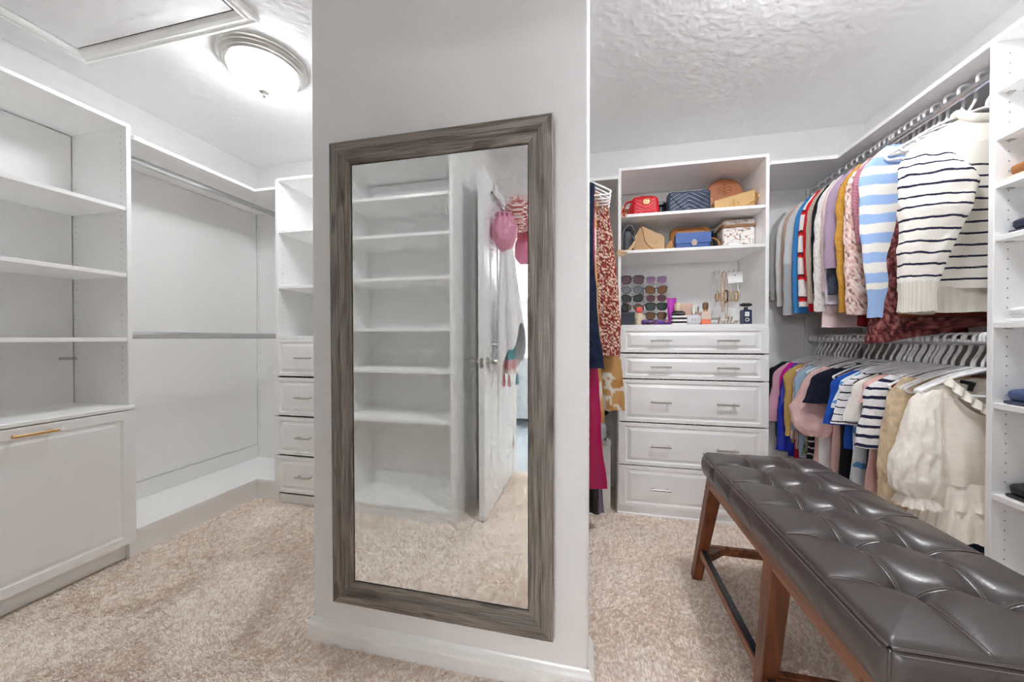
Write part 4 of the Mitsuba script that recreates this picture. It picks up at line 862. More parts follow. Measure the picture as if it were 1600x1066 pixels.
# red quilted camera bag
b = thing('handbag', 'red quilted handbag with a round gold emblem on the top shelf', 'handbag', 'handbags on the tower shelves')
def redpush(v):
    v = chevron(.004, 140, -.55)(v); k = 1-.10*np.clip(v[:, 2]/.065, 0, 1); v[:, 0] *= k; return v
m = soft_box((.172, .065, .128), .03, 44, redpush); m.apply_translation((.316, 2.395, Z1+.064)); put('body', m, plain('#c3141f', .35, spec=.6), b, smooth=50)
e = cat_m([torus(.017, .0022, (.323, 2.357, Z1+.086)), txt('G', .019, .317, 2.3585, Z1+.0765), txt('G', .019, .329, 2.3585, Z1+.0765, mirror=True)]); put('emblem', e, GOLD, b, smooth=40, label='round gold emblem of two interlocking letters')
put('zip_top', tube(cr([(.245, 2.395, Z1+.112), (.27, 2.395, Z1+.1275), (.316, 2.395, Z1+.131), (.362, 2.395, Z1+.1275), (.388, 2.395, Z1+.112)], 6), .004, 8), plain('#8c0e17', .5), b, smooth=True)
put('strap', cat_m([tube(cr([(.238, 2.38, Z1+.10), (.205, 2.36, Z1+.085), (.185, 2.335, Z1+.035), (.183, 2.315, Z1+.005), (.186, 2.302, Z1-.010)], 6), [.006]*25, 8), tube(cr([(.242, 2.36, Z1+.09), (.225, 2.345, Z1+.05), (.215, 2.33, Z1+.012), (.22, 2.33, Z1+.006)], 6), .005, 8)]), plain('#a51019', .4), b, smooth=True)
put('strap_ring', cat_m([torus(.012, .0024, (.189, 2.299, Z1-.008)), torus(.008, .002, (.178, 2.318, Z1+.045))]), GOLD, b, smooth=40)
b = thing('handbag', 'small tan pouch behind the red quilted bag at the left end of the top shelf', 'handbag', 'handbags on the tower shelves')
m = soft_box((.10, .07, .085), .03, 14); m.apply_translation((.225, 2.50, Z1+.0425)); put('body', m, plain('#c28a55', .5), b, smooth=50)
put('flap', ext(rounded_rect(.178, .272, Z1+.03, Z1+.083, .02), .004, 'y').apply_translation((0, 2.459, 0)), plain('#b57c48', .5), b, smooth=40)
# black frame bag
b = thing('handbag', 'black box bag mostly hidden behind the navy quilted bag', 'handbag', 'handbags on the tower shelves')
m = soft_box((.16, .06, .125), .012, 12); m.apply_translation((.49, 2.53, Z1+.0625)); put('body', m, plain('#15151a', .3), b, smooth=50)
put('handle', cat_m([cb(.402, .412, 2.478, 2.500, Z1, Z1+.120, .003), cb(.402, .452, 2.478, 2.500, Z1+.098, Z1+.122, .003)]), plain('#1a1a1f', .35), b)
# navy quilted flap bag
b = thing('handbag', 'dark navy chevron quilted flap bag in the middle of the top shelf', 'handbag', 'handbags on the tower shelves')
m = soft_box((.240, .075, .140), .014, 56, chevron(.006, 120, .62)); m.apply_translation((.574, 2.42, Z1+.070)); put('body', m, plain('#27344c', .34, spec=.7), b, smooth=50)
put('flap_edge', tube(cr([(.458, 2.3805, Z1+.128), (.50, 2.378, Z1+.075), (.545, 2.377, Z1+.028), (.575, 2.377, Z1+.018), (.605, 2.377, Z1+.028), (.65, 2.378, Z1+.075), (.690, 2.3805, Z1+.128)], 8), .0022, 6), plain('#1d2840', .35), b, smooth=True)
put('chain', cat_m([torus(.007, .0018, (.70+.006*(i % 2), 2.43, Z1+.01+.012*i), 14, 6, 'y' if i % 2 else 'x') for i in range(9)]), GOLD, b, smooth=True)
# saddle bag
b = thing('handbag', 'round cognac brown saddle bag standing at the back of the top shelf', 'handbag', 'handbags on the tower shelves')
th = np.linspace(0, 2*PI, 60, endpoint=False); pg = [(.812+.108*math.copysign(abs(math.cos(a))**.85, math.cos(a)), Z1+.123+.122*math.copysign(abs(math.sin(a))**.85, math.sin(a))) for a in th]
put('body', ext(pg, .075, 'y').apply_translation((0, 2.53, 0)), plain('#9c5a2f', .42), b, smooth=40)
put('front_flap', ext([(x*.97+.812*.03, z*.97+(Z1+.13)*.03) for x, z in pg], .010, 'y').apply_translation((0, 2.521, 0)), plain('#a8643a', .4), b, smooth=40)
put('piping', cat_m([tube([(x, 2.529, z) for x, z in pg], .004, 8, True), tube([(x, 2.606, z) for x, z in pg], .004, 8, True)]), plain('#8a4d27', .4), b, smooth=True)
put('embossed_emblem', cat_m([txt('T', .030, .812, 2.5212, Z1+.182), txt('T', .030, .812, 2.5212, Z1+.176, tilt=PI).apply_translation((0, 0, .0)), cb(.777, .800, 2.5190, 2.5215, Z1+.172, Z1+.180, .001), cb(.824, .847, 2.5190, 2.5215, Z1+.172, Z1+.180, .001), torus(.019, .0018, (.790, 2.520, Z1+.177), 20, 6), torus(.019, .0018, (.834, 2.520, Z1+.177), 20, 6)]), plain('#8f5129', .5), b)
# beige flap bag
b = thing('handbag', 'tan beige envelope flap bag with gold ring at the right end of the top shelf', 'handbag', 'handbags on the tower shelves')
put('body', ext([(.716, Z1), (.928, Z1), (.934, Z1+.108), (.925, Z1+.112), (.722, Z1+.066), (.714, Z1+.06)], .085, 'y').apply_translation((0, 2.392, 0)), plain('#c39a62', .5), b, smooth=30)
fl = [(.713, Z1+.062), (.928, Z1+.113), (.930, Z1+.050)]+[(.925-.16*t, Z1+.050-.036*math.sin(min(1, t*1.6)*PI/2)) for t in np.linspace(.05, 1, 12)]+[(.730, Z1+.008), (.716, Z1+.018)]
put('flap', ext(fl, .008, 'y').apply_translation((0, 2.383, 0)), plain('#cca46c', .48), b, smooth=30)
put('top_edge', tube([(.713, 2.388, Z1+.064), (.82, 2.388, Z1+.0905), (.929, 2.388, Z1+.114)], .0045, 8), plain('#b98f58', .5), b, smooth=True)
put('embossed_emblem', cat_m([txt('T', .020, .820, 2.3832, Z1+.043), txt('T', .020, .820, 2.3832, Z1+.040, tilt=PI), torus(.011, .0014, (.806, 2.3826, Z1+.040), 18, 6), torus(.011, .0014, (.834, 2.3826, Z1+.040), 18, 6)]), plain('#b18853', .5), b)
put('strap', cat_m([tube(cr([(.930, 2.42, Z1+.105), (.950, 2.40, Z1+.095), (.946, 2.40, Z1+.072), (.936, 2.41, Z1+.03), (.938, 2.42, Z1+.004)], 6), .006, 8), tube(cr([(.932, 2.44, Z1+.11), (.951, 2.45, Z1+.10), (.950, 2.45, Z1+.05)], 6), .005, 8)]), plain('#a9793f', .5), b, smooth=True)
put('strap_ring', torus(.012, .0024, (.944, 2.393, Z1+.078)), GOLD, b, smooth=True)
# lower shelf
gb = 'handbags on the tower shelves'
b = thing('handbag', 'dark grey bag with a curved strap at the left end of the second shelf', 'handbag', gb)
m = soft_box((.085, .20, .165), .035, 18); m.apply_translation((.215, 2.50, Z2+.083)); put('body', m, plain('#3f4145', .4), b, smooth=50)
put('strap', cat_m([tube(cr([(.185, 2.385, Z2+.02), (.183, 2.375, Z2+.11), (.205, 2.372, Z2+.16), (.235, 2.375, Z2+.168), (.258, 2.38, Z2+.13)], 8), .007, 8), tube(cr([(.20, 2.37, Z2+.01), (.214, 2.362, Z2+.07), (.236, 2.362, Z2+.10), (.257, 2.365, Z2+.07)], 8), .006, 8)]), plain('#55575b', .35), b, smooth=True)
b = thing('handbag', 'light tan flap bag with stringy tassels leaning on the second shelf', 'handbag', gb)
tanm = plain('#bf9a70', .55)
put('body', ext([(.250, Z2), (.430, Z2), (.436, Z2+.082), (.425, Z2+.092), (.312, Z2+.158), (.290, Z2+.160), (.262, Z2+.10)], .085, 'y').apply_translation((0, 2.398, 0)), plain('#b38d63', .55), b, smooth=30)
fl = [(.300, Z2+.166), (.312, Z2+.161), (.432, Z2+.094), (.434, Z2+.020), (.420, Z2+.010)]+[(.42-.105*math.sin(t*PI/2), Z2+.010+.10*(1-math.cos(t*PI/2))) for t in np.linspace(.1, 1, 10)]
put('flap', ext(fl, .008, 'y').apply_translation((0, 2.389, 0)), tanm, b, smooth=30)
put('embossed_emblem', txt('O', .020, .385, 2.3892, Z2+.05, .001), plain('#a9835a', .6), b)
S = []
for i in range(9):
    o = i-4; S.append(tube(cr([(.268, 2.385, Z2+.115), (.250+.002*o, 2.36, Z2+.05), (.222+.004*o, 2.33, Z2+.006+.001*i), (.178+.005*o, 2.302, Z2+.001-.003*i), (.160+.006*o, 2.296, Z2-.025-.002*i)], 5), .0022, 5))
put('tassel', cat_m(S), plain('#cfae86', .7), b, smooth=True, kind='stuff')
b = thing('handbag', 'caramel brown bag with a tassel behind the blue bag', 'handbag', gb)
m = soft_box((.240, .075, .165), .055, 24); m.apply_translation((.602, 2.49, Z2+.0825)); put('body', m, plain('#b87c46', .45), b, smooth=50)
put('top_seam', tube(cr([(.50, 2.452, Z2+.11), (.53, 2.452, Z2+.142), (.60, 2.450, Z2+.152), (.67, 2.452, Z2+.142), (.70, 2.452, Z2+.11)], 6), .003, 6), plain('#96602f', .5), b, smooth=True)
S = [tube(cr([(.478, 2.42, Z2+.075), (.470+.004*(i-4), 2.40, Z2+.04), (.464+.007*(i-4), 2.392, Z2+.002)], 5), .0024, 5) for i in range(9)]
put('tassel', cat_m(S), plain('#c99760', .6), b, smooth=True, kind='stuff')
put('handle', tube(cr([(.688, 2.44, Z2+.075), (.722, 2.42, Z2+.072), (.745, 2.41, Z2+.045), (.748, 2.41, Z2+.012), (.735, 2.415, Z2+.003)], 8), .0055, 8), plain('#a9703c', .45), b, smooth=True)
b = thing('handbag', 'royal blue flap bag with a round silver clasp on the second shelf', 'handbag', gb)
m = soft_box((.195, .06, .098), .010, 16); m.apply_translation((.5915, 2.392, Z2+.049)); put('body', m, plain('#33518f', .42), b, smooth=50)
put('flap', ext(rounded_rect(.4935, .6895, Z2+.036, Z2+.099, .006), .006, 'y').apply_translation((0, 2.357, 0)), plain('#3b5c9e', .4), b, smooth=30)
put('clasp', cat_m([torus(.017, .0028, (.597, 2.354, Z2+.036)), lathe([(0, 0), (.015, 0), (.015, -.003), (0, -.003)], 28, (.597, 2.3565, Z2+.036), 'y')]), CHROME, b, smooth=40)
put('clasp_letter', cat_m([txt('S', .020, .597, 2.3532, Z2+.026, .001)]), plain('#c98d84', .4, .6), b)
b = thing('handbag', 'black bag at the back of the second shelf beside the patterned case', 'handbag', gb)
m = soft_box((.11, .08, .14), .03, 14); m.apply_translation((.742, 2.57, Z2+.07)); put('body', m, plain('#121216', .45), b, smooth=50)
put('strap', tube(cr([(.70, 2.53, Z2+.10), (.72, 2.52, Z2+.135), (.75, 2.52, Z2+.13), (.762, 2.52, Z2+.05)], 6), .006, 8), plain('#1b1b20', .4), b, smooth=True)
b = thing('vanity_case', 'white round-cornered case printed with brown line drawings on the second shelf', 'case')
def mapcol(V):
    n = meshkit.fbm(V*np.array([34, 34, 46]), 2, 6); n2 = meshkit.fbm(V*np.array([30, 30, 40])+9, 2, 12)
    c = np.tile(lin('#ece7e2'), (len(V), 1)); l = np.abs(n-.5) < .018; c[l] = lin('#6b6460'); l2 = np.abs(n2-.62) < .02; c[l2] = lin('#a8714e'); c[n2 > .70] = lin('#c9a184'); return c
m = soft_box((.178, .15, .140), .022, 60); m.apply_translation((.862, 2.495, Z2+.070)); put('body', m, LEATH, b, smooth=True, color=mapcol(np.array(m.vertices)))
m = soft_box((.182, .154, .040), .018, 50, lambda v: v*np.array([1, 1, 1])); m.apply_translation((.862, 2.495, Z2+.160)); put('lid', m, LEATH, b, smooth=True, color=mapcol(np.array(m.vertices)))
put('zip_band', ext([(x, y) for x, y in rounded_rect(.770, .954, 2.417, 2.573, .022)], .013).apply_translation((0, 0, Z2+.1345)), plain('#8f6743', .5), b, smooth=30)

# ------------------------------------------------------------------ things on the tower's counter
ZT = 1.1665
AC = plain('#e4e8ea', .15)
def rack(x0, x1, label, rows):
    r = thing('sunglasses_rack', label, 'rack')
    put('base', cb(x0+.01, x1-.01, 2.50, 2.60, ZT, ZT+.006, .002), AC, r)
    for x in ((x0+x1)/2-.006, (x0+x1)/2+.006): put('post', cb(x-.003, x+.003, 2.542, 2.550, ZT+.006, max(rows)+.03, .001), AC, r)
    for z in rows: put('arm', cb(x0+.035, x1-.035, 2.520, 2.546, z-.017, z-.012, .001), AC, r)
def lens_poly(w, h, style):
    P = []
    for a in np.linspace(0, 2*PI, 28, endpoint=False):
        e = {'round': 1.0, 'square': .62, 'cat': .7, 'way': .66}[style]; c, s_ = math.cos(a), math.sin(a)
        x = w/2*math.copysign(abs(c)**e, c); z = h/2*math.copysign(abs(s_)**e, s_)
        if style == 'cat': z += .16*h*(x/(w/2))*(1 if s_ > 0 else .3)
        if style == 'way': x *= 1+.14*z/(h/2)
        if style == 'square': x *= 1+.05*z/(h/2)
        P.append((x, z))
    return P
def sunglasses(x, z, label, style, frame, lens, w=.058, h=.046, rim=.0024, gap=.014, y=2.512):
    s = thing('sunglasses', label, 'sunglasses', 'sunglasses on the clear rack'); FR = plain(frame, .25, spec=.6)
    k = []
    for sd in (-1, 1):
        P = [(sd*px, pz) for px, pz in lens_poly(w, h, style)]; cx = x+sd*(w/2+gap/2)
        put('lens', ext([(cx+a, z+b) for a, b in (P if sd > 0 else P[::-1])], .002, 'y').apply_translation((0, y, 0)), plain(lens, .12, spec=.8), s, smooth=30)
        k.append(tube([(cx+a, y, z+b) for a, b in P], rim, 8, True))
        k.append(tube(cr([(cx+sd*w*.5, y+.002, z+h*.28), (cx+sd*(w*.5+.006), y+.012, z+h*.30), (cx+sd*(w*.5+.004), y+.09, z+h*.22), (cx+sd*(w*.5-.002), y+.125, z-h*.3)], 5), rim*.9, 6))
    k.append(tube(cr([(x-gap/2-.003, y, z+h*.18), (x, y-.001, z+h*.26), (x+gap/2+.003, y, z+h*.18)], 5), rim*1.1, 6))
    put('frame', cat_m(k), FR, s, smooth=True)
LROWS, RROWS = [1.474, 1.406, 1.350, 1.290], [1.468, 1.402, 1.347, 1.293, 1.232]
rack(.182, .329, 'clear acrylic sunglasses rack at the left end of the counter', LROWS); rack(.334, .480, 'clear acrylic sunglasses rack, second from the left side panel', RROWS)
XLr, XRr = .2575, .407
sunglasses(XLr, LROWS[0], 'large plum lens sunglasses at the top of the left rack', 'square', '#2b2024', '#5d4350', .064, .054)
sunglasses(XLr, LROWS[1], 'grey lens sunglasses, second on the left rack', 'round', '#4a4b50', '#6d7078', .058, .044)
sunglasses(XLr, LROWS[2], 'black framed dark green sunglasses, third on the left rack', 'cat', '#141415', '#1c2b26', .058, .044, .0034)
sunglasses(XLr, LROWS[3], 'green and red framed sunglasses behind the dark bottle', 'round', '#7d2a2c', '#3f5a45', .056, .042, .003)
sunglasses(XRr, RROWS[0], 'lilac tinted rimless sunglasses at the top of the right rack', 'square', '#a58ba8', '#8b6b8c', .056, .046, .0012)
sunglasses(XRr, RROWS[1], 'amber brown sunglasses, second on the right rack', 'cat', '#2a1a12', '#74431f', .058, .046, .0026)
sunglasses(XRr, RROWS[2], 'round plum sunglasses, third on the right rack', 'round', '#6d4636', '#4f2c39', .054, .046, .002)
sunglasses(XRr, RROWS[3], 'black cat-eye sunglasses with green lenses, fourth on the right rack', 'way', '#121314', '#2c4238', .058, .046, .0042)
sunglasses(XRr, RROWS[4], 'brown lens sunglasses, lowest on the right rack', 'way', '#3c2618', '#6a4424', .056, .044, .003)
def simple(name, label, cat, m, bsdf, group=None, smooth=40, **kw): return put(name, m, bsdf, None, smooth=smooth, label=label, cat=cat, group=group, **kw)
t = thing('gift_box', 'dark navy square box on the counter below the black bottle', 'box'); put('body', cb(.176, .256, 2.352, 2.43, ZT, ZT+.064, .002), plain('#30343f', .6), t); put('lid', cb(.1745, .2575, 2.3505, 2.4315, ZT+.064, ZT+.082, .002), plain('#353946', .6), t)
t = thing('perfume_bottle', 'black perfume bottle standing on the navy box', 'bottle'); put('body', soft_box((.042, .036, .050), .008, 8).apply_translation((.199, 2.385, ZT+.107)), plain('#1c1e22', .2), t, smooth=50); put('cap', cb(.186, .212, 2.372, 2.398, ZT+.132, ZT+.152, .003), plain('#25272c', .3), t)
t = thing('perfume_bottle', 'small gold and clear perfume bottle with a coral cap', 'bottle'); put('body', lathe([(0, 0), (.026, 0), (.029, .01), (.029, .055), (.020, .072), (.012, .078), (0, .078)], 28, (.287, 2.40, ZT)), plain('#d8c9a4', .2), t, smooth=40); put('cap', soft_box((.040, .032, .036), .008, 8).apply_translation((.287, 2.40, ZT+.098)), plain('#e2544e', .4), t, smooth=50)
fl = [torus(.008, .003, (.287+.026*math.cos(a), 2.40-.026*abs(math.sin(a))-.003, ZT+.035+.02*math.sin(a*3)), 12, 6) for a in np.linspace(0, PI, 6)]
put('flower_ornament', cat_m(fl), plain('#e3d6c2', .5), t, smooth=True)
def lep(V): return np.where((meshkit.fbm(V*np.array([70, 70, 90]), 2, 3) > .55)[:, None], lin('#2a1733'), np.where((meshkit.fbm(V*60+4, 2, 8) > .6)[:, None], lin('#9d6a4a'), lin('#5b2a93')))
m = soft_box((.165, .06, .034), .016, 30); m.apply_translation((.380, 2.375, ZT+.017)); put('glasses_case', m, LEATH, smooth=True, color=lep(np.array(m.vertices)), label='purple leopard patterned glasses case lying below the sunglasses', cat='case')
t = thing('lotion_tube', 'magenta lotion tube standing on its cap beside the sunglasses', 'tube')
V = []; 
rows_ = [(.488, 2.45, ZT+.022, .019, .019), (.488, 2.45, ZT+.06, .021, .018), (.4885, 2.45, ZT+.12, .026, .010), (.489, 2.45, ZT+.168, .0285, .0022)]
Vt, Ft, _, _ = loft(rows_, 32, 20, 0, sq=1.0); put('body', trimesh.Trimesh(Vt, Ft, process=False), plain('#b52fb0', .3), t, smooth=True); put('seal', cb(.460, .518, 2.4482, 2.4518, ZT+.160, ZT+.173, .0006), plain('#a428a0', .3), t); put('cap', lathe([(0, 0), (.020, 0), (.020, .022), (0, .022)], 24, (.488, 2.45, ZT)), plain('#a02a9c', .3), t, smooth=40)
t = thing('striped_box', 'black and white striped box on the counter in front of the magenta tube', 'box')
for i in range(5): put('stripe', cb(.482, .564, 2.385, 2.465, ZT+.0115*i+.0002, ZT+.0115*(i+1), .0008), plain('#efeeec' if i % 2 == 0 else '#1b1a1c', .5), t)
t = thing('perfume_bottle', 'black oval perfume bottle with a cream cap on the striped box', 'bottle'); put('body', lathe([(0, 0), (.036, .004), (.042, .014), (.036, .025), (.018, .032), (0, .032)], 32, (.523, 2.42, ZT+.058)), plain('#1c1b1d', .2), t, smooth=40); put('cap', lathe([(0, 0), (.020, 0), (.022, .008), (.021, .042), (.014, .052), (0, .053)], 28, (.520, 2.42, ZT+.089)), plain('#d9c7ac', .25), t, smooth=40)
put('rim', torus(.041, .0014, (.523, 2.42, ZT+.072), 32, 6, 'z'), plain('#c9c4ba', .3, .6), t, smooth=True)
simple('blush_box', 'pale blush cosmetic box behind the clear perfume bottle', 'box', cb(.552, .622, 2.47, 2.52, ZT, ZT+.138, .002), plain('#dcb8a6', .5))
t = thing('perfume_bottle', 'rounded clear glass perfume bottle with a silver cap', 'bottle'); put('body', soft_box((.088, .045, .062), .02, 14).apply_translation((.604, 2.405, ZT+.033)), plain('#cfcfd2', .08, spec=.9), t, smooth=50); put('label_plate', txt('L U', .012, .604, 2.3825, ZT+.025, .0008), plain('#77787c', .4), t)
put('neck', lathe([(0, 0), (.012, 0), (.012, .014), (0, .014)], 20, (.608, 2.405, ZT+.063)), CHROME, t, smooth=40); put('cap', lathe([(0, 0), (.019, 0), (.020, .006), (.018, .032), (.012, .038), (0, .038)], 24, (.608, 2.405, ZT+.077)), plain('#d8d4cb', .12, spec=.9), t, smooth=40)
t = thing('perfume_bottle', 'tall perfume bottle with coral liquid and a bronze cap', 'bottle'); put('body', cb(.646, .699, 2.385, 2.42, ZT+.030, ZT+.082, .004), plain('#dcc3b4', .1, spec=.9), t); put('liquid', cb(.6458, .6992, 2.3848, 2.4202, ZT, ZT+.036, .004), plain('#e0795c', .1, spec=.9), t); put('neck', lathe([(0, 0), (.013, 0), (.011, .012), (0, .012)], 20, (.6725, 2.4025, ZT+.082)), GOLD, t, smooth=40); put('cap', soft_box((.030, .030, .042), .009, 8).apply_translation((.6725, 2.4025, ZT+.115)), plain('#7d6149', .25, .5), t, smooth=50)
t = thing('perfume_bottle', 'amber glass perfume bottle with a silver top between two clear ones', 'bottle'); put('body', lathe([(0, 0), (.018, 0), (.020, .01), (.018, .075), (.008, .085), (0, .085)], 24, (.640, 2.465, ZT)), plain('#b99a86', .12, spec=.9), t, smooth=40); put('cap', lathe([(0, 0), (.013, 0), (.013, .034), (0, .034)], 20, (.640, 2.465, ZT+.085)), CHROME, t, smooth=40)
for i, (c, w_) in enumerate((('#a9b0b0', .052), ('#d9dad8', .046), ('#8f9796', .050))): simple('small_box', ('grey green flat box at the bottom of the small stack beside the script sign', 'white flat box in the middle of the small stack beside the script sign', 'grey flat box on top of the small stack beside the script sign')[i], 'box', cb(.708, .708+w_, 2.42, 2.47, ZT+.0155*i+.0003*i, ZT+.0155*(i+1)-.0002, .001), plain(c, .5))
# script sign
L_ = {'h': [(0, 0), (.10, .25), (.24, .8), (.22, 1.0), (.12, .92), (.10, .5), (.10, 0), (.16, .3), (.28, .44), (.35, .3), (.36, .06), (.46, .02)], 'e': [(.56, .16), (.68, .32), (.62, .45), (.52, .34), (.53, .1), (.66, 0), (.80, .1)], 'l': [(.90, .45), (.99, .9), (.93, 1.0), (.86, .7), (.88, .12), (.98, 0), (1.06, .10)], 'm': [(1.15, .45), (1.24, .9), (1.18, 1.0), (1.11, .7), (1.13, .12), (1.23, 0), (1.33, .12)], 'o': [(1.50, .40), (1.42, .42), (1.35, .22), (1.42, .02), (1.54, .06), (1.56, .28), (1.48, .42), (1.62, .34), (1.78, .40)]}
pts = [q for k in 'helmo' for q in L_[k]]
P = cr([(.722+a*.066, 2.350, ZT+.004+b_*.040) for a, b_ in pts], 5)
simple('script_sign', 'bronze wire sign reading hello in handwriting in front of the jewellery', 'sign', tube(P, .0018, 6), plain('#8a6a46', .35, .7), smooth=True)
# jewellery stand
t = thing('jewellery_stand', 'clear acrylic jewellery stand at the right end of the counter', 'stand')
put('base', cb(.742, .905, 2.48, 2.58, ZT, ZT+.008, .002), AC, t)
for x in (.752, .895): put('post', cb(x-.003, x+.003, 2.527, 2.533, ZT+.008, 1.505, .001), AC, t)
for z in (1.500, 1.375): put('bar', cb(.742, .905, 2.527, 2.533, z-.003, z+.003, .001), AC, t)
for i in range(6): put('peg', tube([(.755+.027*i, 2.527, 1.502), (.755+.027*i, 2.508, 1.504), (.755+.027*i, 2.506, 1.510)], .002, 8), plain('#77777a', .3), t, smooth=True)
for i, (x, ln, c, r) in enumerate(((.757, .20, '#c9c6c0', .0009), (.782, .17, '#d8d4cd', .0008), (.800, .24, '#c79a62', .0020), (.822, .28, '#b98a4c', .0013), (.742, .26, '#cfcfd0', .0010), (.848, .15, '#d2b98d', .0009))):
    Pn = cr([(x, 2.512, 1.503), (x-.010, 2.508, 1.503-ln*.5), (x-.006, 2.506, 1.503-ln*.9), (x, 2.505, 1.503-ln), (x+.006, 2.506, 1.503-ln*.9), (x+.010, 2.508, 1.503-ln*.5)], 8, True)
    n = thing('necklace', ('fine silver chain necklace, first from the left post', 'fine pale chain necklace, second from the left post', 'thick gold chain necklace on the jewellery stand', 'long gold necklace with a pendant on the jewellery stand', 'long silver chain at the left edge of the jewellery stand', 'short champagne chain under the white card')[i], 'necklace', 'necklaces on the jewellery stand')
    put('chain', tube(Pn, r, 5, True), plain(c, .3, .8), n, smooth=True); put('pendant', torus(.006, .0022, (x, 2.504, 1.503-ln-.007), 14, 6), plain(c, .3, .8), n, smooth=True)
for i in range(6):
    simple('bangle', ('gold bangle at the left of the row', 'tortoiseshell brown bangle in the middle of the jewellery bar', 'cream and gold bangle beside the tortoiseshell one', 'pale gold bangle, second from the right post', 'beaded gold bangle nearest the right post', 'champagne bangle, second in the row')[i], 'bangle', torus(.031, .0042, ((.775, .826, .846, .868, .886, .800)[i], 2.528, 1.350), 32, 8, 'x', 1.0 if i != 1 else 1.25), plain(('#c59a5c', '#4f2a1a', '#d9c2a0', '#cdb083', '#b98f50', '#d8c19b')[i], .25, .5), 'bangles on the jewellery stand', smooth=True)
simple('hoop_earring', 'large thin hoop earring at the foot of the jewellery stand', 'earring', torus(.024, .0011, (.868, 2.500, 1.300)), plain('#d8d3ca', .25, .8), smooth=True)
t = thing('earring_card', 'white earring card hanging at the top right of the jewellery stand', 'card'); put('card', rot(cb(-.042, .042, -.0006, .0006, -.035, .035, .0002), -.06, (0, 1, 0)).apply_translation((.868, 2.500, 1.466)), plain('#f3f3f3', .6), t); put('stud', lathe([(0, -.004), (.003, -.004), (.003, 0), (0, 0)], 12, (.868, 2.4994, 1.478), 'y'), plain('#333336', .4), t)
t = thing('perfume_bottle', 'navy square perfume bottle with a black bow at the right end of the counter', 'bottle'); put('body', soft_box((.056, .036, .088), .005, 8).apply_translation((.892, 2.40, ZT+.044)), plain('#1f2a47', .15, spec=.8), t, smooth=50); put('label_patch', cb(.880, .905, 2.3808, 2.3822, ZT+.048, ZT+.076, .0003), plain('#d9dadd', .5), t); put('crest', torus(.009, .003, (.893, 2.381, ZT+.028), 20, 6), plain('#d9d6cf', .3, .5), t, smooth=True); put('neck', lathe([(0, 0), (.010, 0), (.010, .016), (0, .016)], 18, (.892, 2.40, ZT+.088)), plain('#1b1b1d', .3), t, smooth=40)
bow = cat_m([mv(rot(soft_box((.032, .016, .026), .010, 8, lambda v: v*np.c_[np.ones(len(v)), np.ones(len(v)), .45+.55*np.abs(v[:, 0]-.016*sg_)/.032]), 0), sg_*.018+.892, 2.40, ZT+.118) for sg_ in (-1, 1)]+[mv(trimesh.creation.icosphere(2, .008), .892, 2.398, ZT+.116)]); put('bow', bow, plain('#141416', .5), t, smooth=50)

# ------------------------------------------------------------------ shoes at the edge of the shoe tower
def shoe(x, y, z, yaw, col, sole, label, heel=.0, s=1.0):
    k = thing('shoe', label, 'shoe'); M = T().translate([x, y, z]).rotate([0, 0, 1], math.degrees(yaw)).scale(s)
    def up(v):
        t = np.clip((v[:, 0]+.12)/.24, 0, 1); v = v.copy(); w = .72+.28*np.sin(t*PI)**.7; v[:, 1] *= w; top = v[:, 2] > 0
        v[:, 2] = np.where(top, v[:, 2]*(1.25-.75*t**1.3)*np.where(np.abs(t-.32) < .26, .55, 1), v[:, 2]); return v
    m = soft_box((.24, .080, .050), .022, 20, up); m.apply_translation((0, 0, .034)); put('upper', mikit.ply(m, plain(col, .4), smooth=50, to_world=M), None, k)
    m = soft_box((.246, .082, .012), .005, 14, lambda v: v*np.c_[np.ones(len(v)), .72+.28*np.sin(np.clip((v[:, 0]+.123)/.246, 0, 1)*PI)**.7, np.ones(len(v))]); m.apply_translation((0, 0, .0062)); put('sole', mikit.ply(m, plain(sole, .5), smooth=50, to_world=M), None, k)
shoe(1.432, 1.466, SH[2]+.0005, PI, '#9a6436', '#d8c8b0', 'tan brown shoe on the third shelf of the shoe tower')
shoe(1.432, 1.466, SH[3]+.0005, PI, '#22283c', '#2e3342', 'dark navy flat shoe on the fourth shelf of the shoe tower', s=.95)
shoe(1.432, 1.466, SH[4]+.0005, PI, '#dcdcdc', '#eeeeee', 'white shoe on the fifth shelf of the shoe tower')
shoe(1.432, 1.466, SH[5]+.0005, PI, '#3f4f78', '#30384f', 'blue shoe on the sixth shelf of the shoe tower')
shoe(1.432, 1.466, SH[6]+.0005, PI, '#1e1f24', '#2a2a2e', 'black shoe on the lowest visible shelf of the shoe tower', s=.95)

# ------------------------------------------------------------------ things hung on the door, seen in the mirror
r = thing('over_door_hooks', 'chrome over-door hook rack hanging on the door in the mirror', 'hook rack')
for y in (-.02, -.33): put('strap', cat_m([cb(-.6055, -.6035, y-.012, y+.012, 1.93, 2.049, .0005), cb(-.645, -.6035, y-.012, y+.012, 2.0465, 2.0485, .0005), cb(-.6445, -.6425, y-.012, y+.012, 2.02, 2.047, .0005)]), CHROME, r)
put('bar', tube([(-.598, .06, 1.955), (-.598, -.17, 1.955), (-.598, -.42, 1.955)], .006, 10), CHROME, r, smooth=True)
for i, y in enumerate((.03, -.07, -.17, -.27, -.37)):
    put('hook', tube(cr([(-.596, y, 1.985), (-.597, y, 1.95), (-.592, y, 1.915), (-.572, y, 1.902), (-.556, y, 1.92), (-.552, y, 1.945)], 6), .004, 8), CHROME, r, smooth=True)
def crump(a, f, sd): return lambda v: v*(1+a*(meshkit.fbm(v*f+3, 3, sd)[:, None]-.5)*2)
